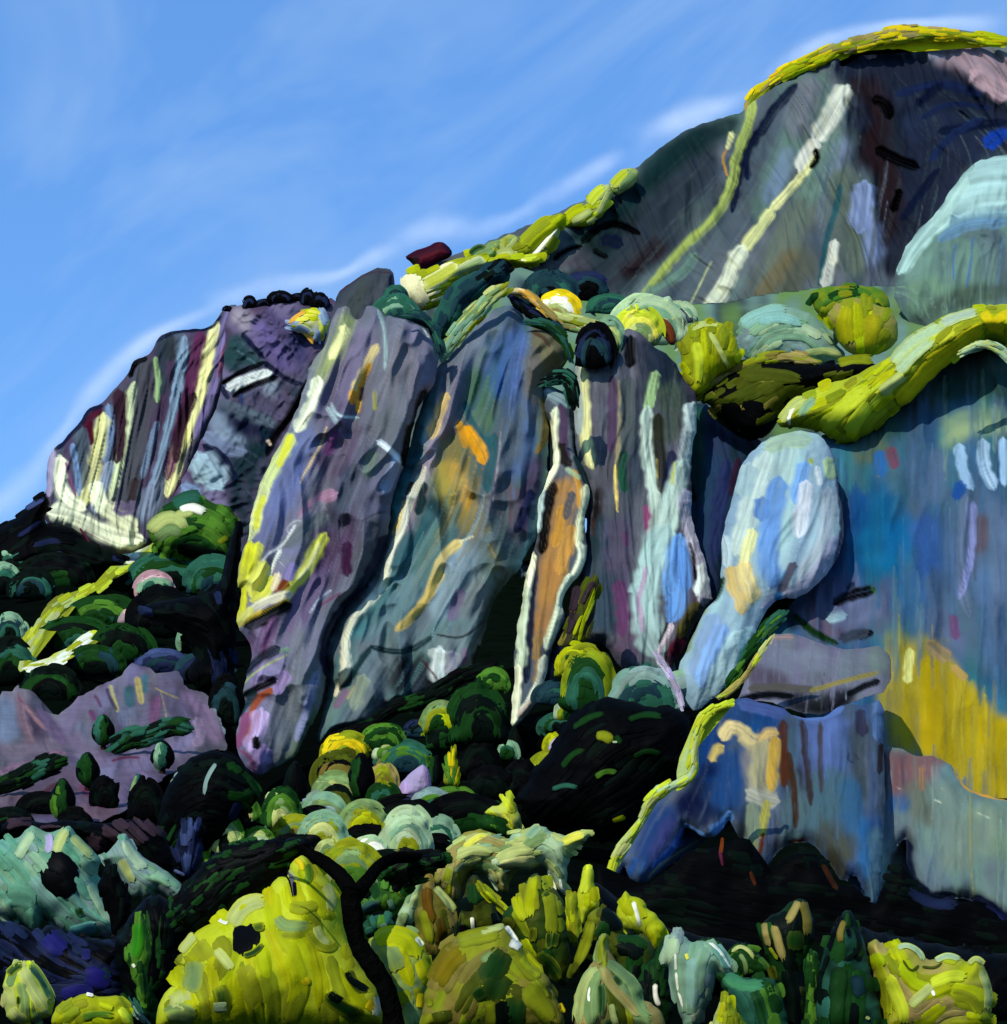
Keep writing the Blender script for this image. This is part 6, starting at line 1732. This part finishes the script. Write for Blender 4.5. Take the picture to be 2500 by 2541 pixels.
# ------------------------------------------------------------------ right of the trunk
bush('leaf_clump', 'mid green leaf clump in the crook of the black trunk', 'j 1225 1000 1250 930 1330 920 1390 800 1440 740 1530 770 1600 880 1620 930 1560 980 1480 1030 1360 1000 1300 1050', 'eEeE', 'fan', None, w=30, ln=90, mat=M_NEAR, Dm=19, acc='T 22 6 j 1250 1020 1320 970 1420 950\nq 14 7 j 1480 920 1510 1010\nV 10 7 j 1500 800 1570 860 1610 910')
bush('leaf_clump', 'dark green leaf clump lower down by the trunk', 'j 1270 1200 1260 1120 1340 1060 1440 1030 1520 1080 1545 1140 1440 1180 1320 1230', 'eEjE', 'fan', None, w=30, ln=90, mat=M_NEAR, Dm=15.5, acc='q 16 7 j 1410 1150 1470 1120\nj 20 6 j 1290 1190 1360 1160')
bush('yellow_bush', 'yellow green bush with a grey heart right of the black trunk', 'j 1300 1250 1380 1200 1480 1150 1600 1150 1700 1210 1780 1340 1820 1500 1780 1760 1760 2000 1560 2000 1560 1800 1480 1600 1400 1480 1340 1380', 'vVvh', ['j 1380 1300 1500 1200 1660 1260 1700 1500', 'j 1600 1600 1660 1900'], None, w=54, ln=160, mat=M_NEAR, Dm=11.8, flat=.45, acc='h 60 6 j 1420 1290 1500 1360 1540 1500\n120/150/110 36 6 j 1440 1380 1490 1480\nC 12 8 j 1690 1220 1750 1290\nv 40 6 j 1360 1260 1500 1180 1660 1230 1720 1400\nY 20 6 j 1740 1660 1720 1780', leaves=True)
bush('pale_edge_leaf', 'grey green leaf edging the left of the olive pointed leaf', 'j 1540 1080 1600 940 1660 800 1730 700 1790 740 1740 900 1690 1010 1650 1140 1590 1140', 'hHQh', ['j 1740 720 1650 950 1590 1130'], None, w=22, ln=110, mat=M_NEAR, Dm=15)
bush('pointed_leaf', 'olive brown pointed leaf standing tall in the foreground', 'k 80 1120 110 960 150 800 190 740 260 830 340 920 400 1040 425 1150 400 1240 330 1300 280 1400 200 1340 110 1260', 'OVxO', ['k 180 780 180 1000 260 1340', 'k 220 820 360 1000 380 1200'], None, w=42, ln=180, mat=M_NEAR, Dm=13.5, flat=.45, acc='92/62/12 26 5 k 190 820 190 980 240 1120\nV 22 6 k 160 1000 190 1150 220 1280\n60/44/8 26 5 k 290 1060 320 1180 280 1290\nH 18 8 k 250 820 340 920 420 1020', leaves=True)
bush('pointed_leaf', 'very dark pointed leaf behind the olive mound', 'k 440 1180 450 1000 480 850 540 710 600 760 680 860 740 1000 780 1120 740 1180 600 1200', 'EdExd', ['k 540 740 540 960 500 1180', 'k 600 800 700 1000 740 1160'], None, w=38, ln=160, mat=M_NEAR, Dm=14, flat=.45, acc='C 9 8 k 545 1060 555 1180\nR 10 7 k 460 1190 480 1120\nE 30 5 k 560 800 560 960', leaves=True)
bush('finger_bush', 'yellow olive bush with tall finger leaves in the centre foreground', 'k 760 1100 820 1000 870 940 890 870 920 960 960 780 1010 730 1060 715 1100 770 1180 820 1240 900 1290 980 1290 1180 1330 1350 1300 1480 1290 1620 1220 1600 1150 1500 1060 1460 960 1340 880 1200', 'VvVxE', ['k 1030 740 1040 1000 1100 1400', 'k 900 900 960 1100 1120 1440', 'k 1200 860 1260 1150 1270 1500', 'k 780 1080 900 1130 1000 1300'], None, w=46, ln=220, mat=M_NEAR, Dm=12.6, flat=.5,
     acc='v 26 6 k 1040 740 1000 900 990 1080\nv 24 6 k 890 890 910 1000 960 1100\nV 30 6 k 1140 860 1170 1020 1180 1200\nE 16 6 k 1210 1180 1190 1300\nE 14 6 k 1150 1180 1150 1320\nx 20 6 k 1030 1140 1020 1260\nE 30 5 k 1060 1340 1160 1440 1240 1560\nE 20 5 k 1110 860 1160 920', leaves=True)
bush('olive_leaf', 'olive leaf sweeping left over the dark pointed leaf', 'k 590 790 640 810 720 900 800 980 880 1040 840 1060 740 980 650 900', 'VvV', ['k 590 800 720 920 860 1040'], None, w=22, ln=100, n=14, mat=M_NEAR, Dm=13)
bush('lime_leaf', 'bright lime leaf standing against the black thicket', 'k 1420 645 1470 650 1505 680 1500 780 1540 880 1540 980 1480 1020 1440 1060 1410 1160 1390 1060 1360 960 1370 850 1420 760', 'vzv', ['k 1460 660 1430 900 1420 1120', 'k 1490 760 1510 940'], None, w=30, ln=120, mat=M_NEAR, Dm=14, flat=.4, acc='z 24 5 k 1460 680 1450 780 1420 880')
bush('lime_leaf', 'bright lime leaf with a white midrib right of the dark round leaf', 'l 50 1000 80 940 90 880 130 920 180 920 200 980 240 1000 300 1080 270 1140 240 1190 200 1110 100 1090', 'vzv', ['l 100 900 150 1000 220 1140', 'l 70 990 160 1080'], None, w=42, ln=140, mat=M_NEAR, Dm=14, flat=.4, acc='C 11 8 l 135 940 155 1000 168 1070')
bush('yellow_plant', 'narrow yellow green leaf left of the lime leaf', 'k 1280 980 1300 900 1350 870 1380 1000 1400 1150 1390 1270 1380 1290 1330 1250 1290 1120', 'vVV', ['k 1330 890 1340 1080 1380 1270'], None, w=22, ln=110, n=18, mat=M_NEAR, Dm=13.2)
bush('dark_leaf', 'very dark green rounded leaf in front of the lime leaves', 'k 1420 1150 1470 1020 1560 975 1640 1000 1700 1060 1750 1160 1740 1280 1660 1320 1590 1260 1530 1340 1460 1460 1340 1560 1300 1500 1360 1400 1420 1280', 'xEdV', ['k 1600 1000 1500 1150 1400 1400', 'k 1700 1080 1640 1260'], None, w=40, ln=160, mat=M_NEAR, Dm=12.4, flat=.45, acc='V 26 5 k 1480 1080 1460 1220 1370 1450\nd 30 6 k 1560 1020 1640 1060 1700 1180')
bush('dark_leaf', 'rounded black green leaf above the strappy plant', 'k 1600 1260 1700 1200 1800 1190 1904 1200 l 200 1110 240 1180 240 1260 200 1340 140 1380 60 1330 k 1700 1440 1640 1360', 'EdEx', 'fan', None, w=42, ln=140, mat=M_NEAR, Dm=12, flat=.45, acc='d 40 5 k 1680 1300 1800 1300 1880 1380\nE 24 5 l 60 1130 140 1120 200 1160')
bush('olive_mound', 'large olive arching bush in the centre at the bottom edge', 'k 140 2000 160 1760 180 1620 260 1440 330 1320 420 1220 560 1190 640 1150 800 1120 860 1180 930 1290 960 1370 1060 1480 1130 1500 1180 1640 1250 1780 1290 2000', 'OVxVO', ['k 180 1800 300 1440 520 1230 800 1180', 'k 850 1250 960 1420 1120 1600 1240 1850', 'k 450 1700 560 1450 700 1350', 'k 600 1900 700 1650'], None, w=64, ln=200, mat=M_NEAR, Dm=10.6, flat=.28, lift=3,
     acc='110/96/8 60 5 k 260 1600 340 1420 480 1280\nV 40 6 k 420 1260 600 1210 780 1180\nH 16 7 k 600 1190 720 1150 810 1130\nC 11 9 k 810 1130 860 1190 910 1270\nC 22 8 k 840 1260 890 1275 930 1310\nV 50 6 k 900 1330 980 1450 1090 1540\nv 34 7 k 940 1340 1000 1450 1100 1520\nE 70 6 k 800 1320 740 1420 640 1600\n22/50/16 80 6 k 780 1500 720 1620 700 1760\nE 60 6 k 900 1700 860 1850 900 1960\nh 26 6 k 620 1420 680 1380 730 1350\nV 50 6 k 960 1600 1080 1740 1180 1900\nV 26 7 k 680 1720 700 1820 690 1950\nd 40 7 k 780 1720 800 1850 790 1960\nE 34 7 k 560 1700 660 1640\nx 50 5 k 300 1800 320 1900\nV 20 6 k 180 1740 240 1730\nY 12 8 k 1230 1740 1270 1820', leaves=True)
bush('strappy_plant', 'pale strappy plant with splayed leaves at the bottom right of centre', 'k 1350 2000 1360 1800 1400 1600 1450 1470 1510 1400 1520 1280 1560 1200 1620 1180 1600 1280 1660 1380 1740 1480 1830 1560 1904 1640 l 160 1400 260 1450 300 1540 300 1620 k 1700 2000', 'hVhxK', ['k 1600 1200 1550 1400 1430 1600 1400 1900', 'k 1560 1420 1500 1600 1510 1900', 'k 1580 1400 1720 1600 1890 1780', 'k 1620 1560 1660 1760 1660 1950'], None, w=36, ln=210, mat=M_NEAR, Dm=10.2, flat=.6,
     acc='V 22 7 k 1610 1190 1550 1300 1550 1440\nH 26 7 k 1540 1450 1430 1570 1390 1760 1370 1920\nh 30 7 k 1540 1470 1480 1640 1470 1800 1500 1940\nK 26 8 k 1560 1440 1640 1600 1760 1720 1880 1860\nh 26 7 k 1600 1400 1720 1500 1840 1600 l 160 1450 240 1500\nH 16 8 k 1640 1740 1660 1850 1690 1940\nE 20 6 k 1560 1580 1570 1720 1560 1850\nE 20 6 k 1660 1520 1720 1600\nE 26 6 k 1620 1860 1630 1960\nC 8 9 k 1480 1600 1460 1700 1470 1740', leaves=True)
bush('green_leaf', 'dark green fringe behind the strappy plant', 'l 120 1400 160 1300 240 1200 280 1090 300 1250 320 1340 330 1440 300 1560 220 1540 180 1460', 'EdE', 'fan', None, w=24, ln=110, mat=M_NEAR, Dm=11.6, acc='C 13 8 l 240 1330 240 1390 260 1440')
bush('mint_plant', 'mint green plant with broad drooping leaves, lower right of centre', 'l 270 1240 290 1140 330 1080 370 1100 410 1140 470 1125 540 1150 590 1210 608 1270 560 1300 520 1270 520 1380 480 1470 430 1560 380 1560 350 1440 325 1330 300 1260', 'qQFq', ['l 330 1100 310 1220', 'l 350 1150 340 1300 370 1460', 'l 480 1140 420 1280 420 1440', 'l 480 1130 580 1230'], None, w=46, ln=140, mat=M_NEAR, Dm=11, flat=.5,
     acc='Q 40 7 l 330 1100 310 1180 290 1250\nq 40 6 l 350 1180 345 1320 370 1450\n120/160/146 36 6 l 420 1200 410 1340 420 1460\nq 34 6 l 480 1150 440 1280 450 1400\nC 7 9 l 490 1130 550 1180 600 1260\nC 6 9 l 335 1180 340 1330 375 1460\ny 8 9 l 385 1190 395 1220\n90/150/130 26 7 l 520 1150 570 1210 590 1270', leaves=True)
bush('green_leaf', 'broad mid green leaf under the mint plant', 'l 520 1270 590 1290 660 1310 800 1290 830 1370 860 1440 880 1600 660 1600 620 1450 560 1370', 'eEjE', ['l 540 1280 640 1380 700 1560', 'l 800 1310 840 1440 860 1560'], None, w=44, ln=120, mat=M_NEAR, Dm=10.6, flat=.4, acc='60/120/80 34 5 l 560 1300 660 1350 760 1340\nE 30 5 l 700 1350 740 1450 760 1540\nj 30 5 l 600 1340 660 1440 700 1540')
bush('green_leaf', 'curled dark green leaf with a pale rim above the broad leaf', 'l 595 1200 620 1160 660 1145 720 1170 760 1240 780 1290 680 1310 620 1260', 'EeE', 'arc', None, w=22, ln=70, n=24, mat=M_NEAR, Dm=11.4, acc='H 9 8 l 600 1185 640 1150 690 1180 710 1220\nh 10 8 l 640 1190 670 1240 670 1300')
bush('yellow_leaf', 'yellow green leaf at the bottom edge under the broad leaf', 'l 490 1600 520 1480 560 1400 590 1380 620 1460 670 1600', 'VvH', ['l 580 1400 520 1560', 'l 580 1400 640 1560'], None, w=28, ln=100, n=20, mat=M_NEAR, Dm=9.9)
bush('spotted_plant', 'dark green upright plant with ochre tips, lower right', 'l 725 1090 780 1020 830 990 900 930 945 925 985 1010 1005 1100 960 1200 940 1260 950 1360 930 1600 870 1600 850 1400 800 1290 760 1180', 'EdxEd', ['l 920 940 900 1100 880 1300 900 1560', 'l 760 1060 820 1200 870 1330'], None, w=42, ln=140, mat=M_NEAR, Dm=11.2, flat=.5,
     acc='K 18 8 l 920 940 890 1000 860 1050\nO 22 8 l 935 940 960 1020 960 1110\nK 16 8 l 755 1040 760 1100 780 1160\nK 20 8 l 800 1050 820 1130 850 1230\nd 50 7 l 820 1010 850 1080\nd 40 7 l 870 1260 890 1400 890 1560\nE 40 7 l 900 1080 900 1180\nV 8 9 l 780 1160 820 1220', leaves=True)
bush('spotted_plant', 'dark green bud shaped plant right of the ochre tipped one', 'l 1020 1300 1030 1180 1080 1080 1120 1010 1155 970 1190 1050 1220 1130 1240 1190 1280 1340 1310 1450 1310 1600 1010 1600 1000 1420', 'EEdj', ['l 1150 990 1080 1150 1030 1350', 'l 1160 1000 1220 1180 1280 1450', 'l 1140 1200 1120 1550'], None, w=54, ln=150, mat=M_NEAR, Dm=10.6, flat=.45,
     acc='O 16 8 l 1130 1030 1110 1100 1120 1140\nk 10 9 l 1150 1070 1160 1110\nd 10 8 l 1160 990 1200 1090 1210 1180 1120 1230\nd 10 8 l 1060 1190 1010 1320 1020 1450\nT 30 6 l 1190 1290 1210 1400\nE 40 6 l 1120 1250 1100 1400 1100 1560\nH 8 9 l 1235 1490 1255 1500\nk 14 8 l 1120 1010 1080 1090 1060 1180', leaves=True)
bush('dark_leaf', 'tall mid green leaf between the two spotted plants', 'l 940 1260 960 1180 1000 1160 1030 1260 1010 1400 1020 1600 940 1600 950 1400', 'EeE', ['l 980 1190 980 1560'], None, w=26, ln=110, n=22, mat=M_NEAR, Dm=10.9)
bush('crinkled_bush', 'crinkled yellow bush with pale scalloped top at the lower right', 'l 1235 1150 1280 1110 1330 1160 1380 1155 1420 1145 1480 1160 1520 1230 1570 1215 1610 1195 1680 1210 1710 1240 1750 1200 1790 1220 1810 1300 1840 1390 1830 1480 1790 1600 1320 1600 1310 1440 1270 1300', 'vVvK', ['l 1260 1150 1330 1350 1400 1560', 'l 1450 1180 1500 1300', 'l 1520 1360 1640 1290 1740 1330', 'l 1500 1520 1620 1400 1760 1440'], None, w=56, ln=130, mat=M_NEAR, Dm=10.8, flat=.45, cover=2.4,
     acc='Q 14 8 l 1380 1165 1430 1145 1490 1180 1515 1230\nQ 14 8 l 1560 1225 1620 1195 1690 1220\nH 12 8 l 1720 1240 1755 1205 1800 1240\nz 30 6 l 1540 1340 1640 1290 1720 1300\nV 30 6 l 1640 1380 1740 1400 1780 1480\nz 36 6 l 1330 1290 1400 1420 1430 1540\nV 26 5 l 1290 1240 1330 1360 1340 1500\nx 5 8 l 1410 1220 1450 1280 1490 1240\nx 5 8 l 1500 1250 1560 1260 1600 1230\nC 8 9 l 1550 1365 1560 1390\nH 24 6 l 1440 1440 1500 1390 1560 1330\nH 20 6 l 1780 1260 1820 1380 1810 1460', leaves=True)
bush('shade_undergrowth', 'black undergrowth filling in the shadow along the foot of the blue overhang', 'l -60 700 30 870 100 895 240 850 330 770 390 690 470 700 560 690 630 640 690 640 730 790 760 870 800 790 880 715 980 700 1060 790 1110 890 1170 850 1220 910 1270 1005 1320 860 1380 760 1430 760 1500 905 1570 950 1700 935 1800 965 1904 1065 2700 1400 2700 1800 -60 1800', 'kkdk', ['l 0 900 300 900 700 1000', 'l 700 1000 1300 1050 1900 1200'], None, w=30, ln=120, under='kk', Dm=46, off=.0, dome=(60, 24), back=40, lift=1, acc='96/44/16 8 1 l 560 640 550 720\nR 7 1 l 545 700 560 780\n60/26/12 10 1 l 690 800 715 870\n56/28/12 12 1 l 1030 760 1080 860 1110 900\nn 30 1 l 1430 880 1530 960 1680 960')  # black leaf mass put in for the dark shadow under the overhang
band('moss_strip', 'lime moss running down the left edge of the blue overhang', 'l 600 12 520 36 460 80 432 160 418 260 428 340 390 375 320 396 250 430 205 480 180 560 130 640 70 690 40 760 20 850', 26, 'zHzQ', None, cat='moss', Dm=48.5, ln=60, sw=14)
bush('shade_undergrowth', 'black undergrowth filling in the shade of the bottom right corner behind the crinkled bush', 'l 1180 1060 1300 1090 1480 1130 1700 1170 1850 1200 2000 1180 2000 1640 1300 1640 1180 1400', 'kdk', 'fan', None, w=42, ln=140, under='kk', Dm=24, mat=M_NEAR)
bush('shade_undergrowth', 'black undergrowth filling in the shade behind the centre foreground leaves', 'k 1440 820 1520 780 1620 860 1700 940 1900 980 l 260 1060 420 1100 700 1140 760 1240 900 1400 600 1400 300 1300 k 1700 1300 1500 1100 1440 800', 'kdkE', 'fan', None, w=42, ln=140, under='kk', Dm=30, mat=M_NEAR)
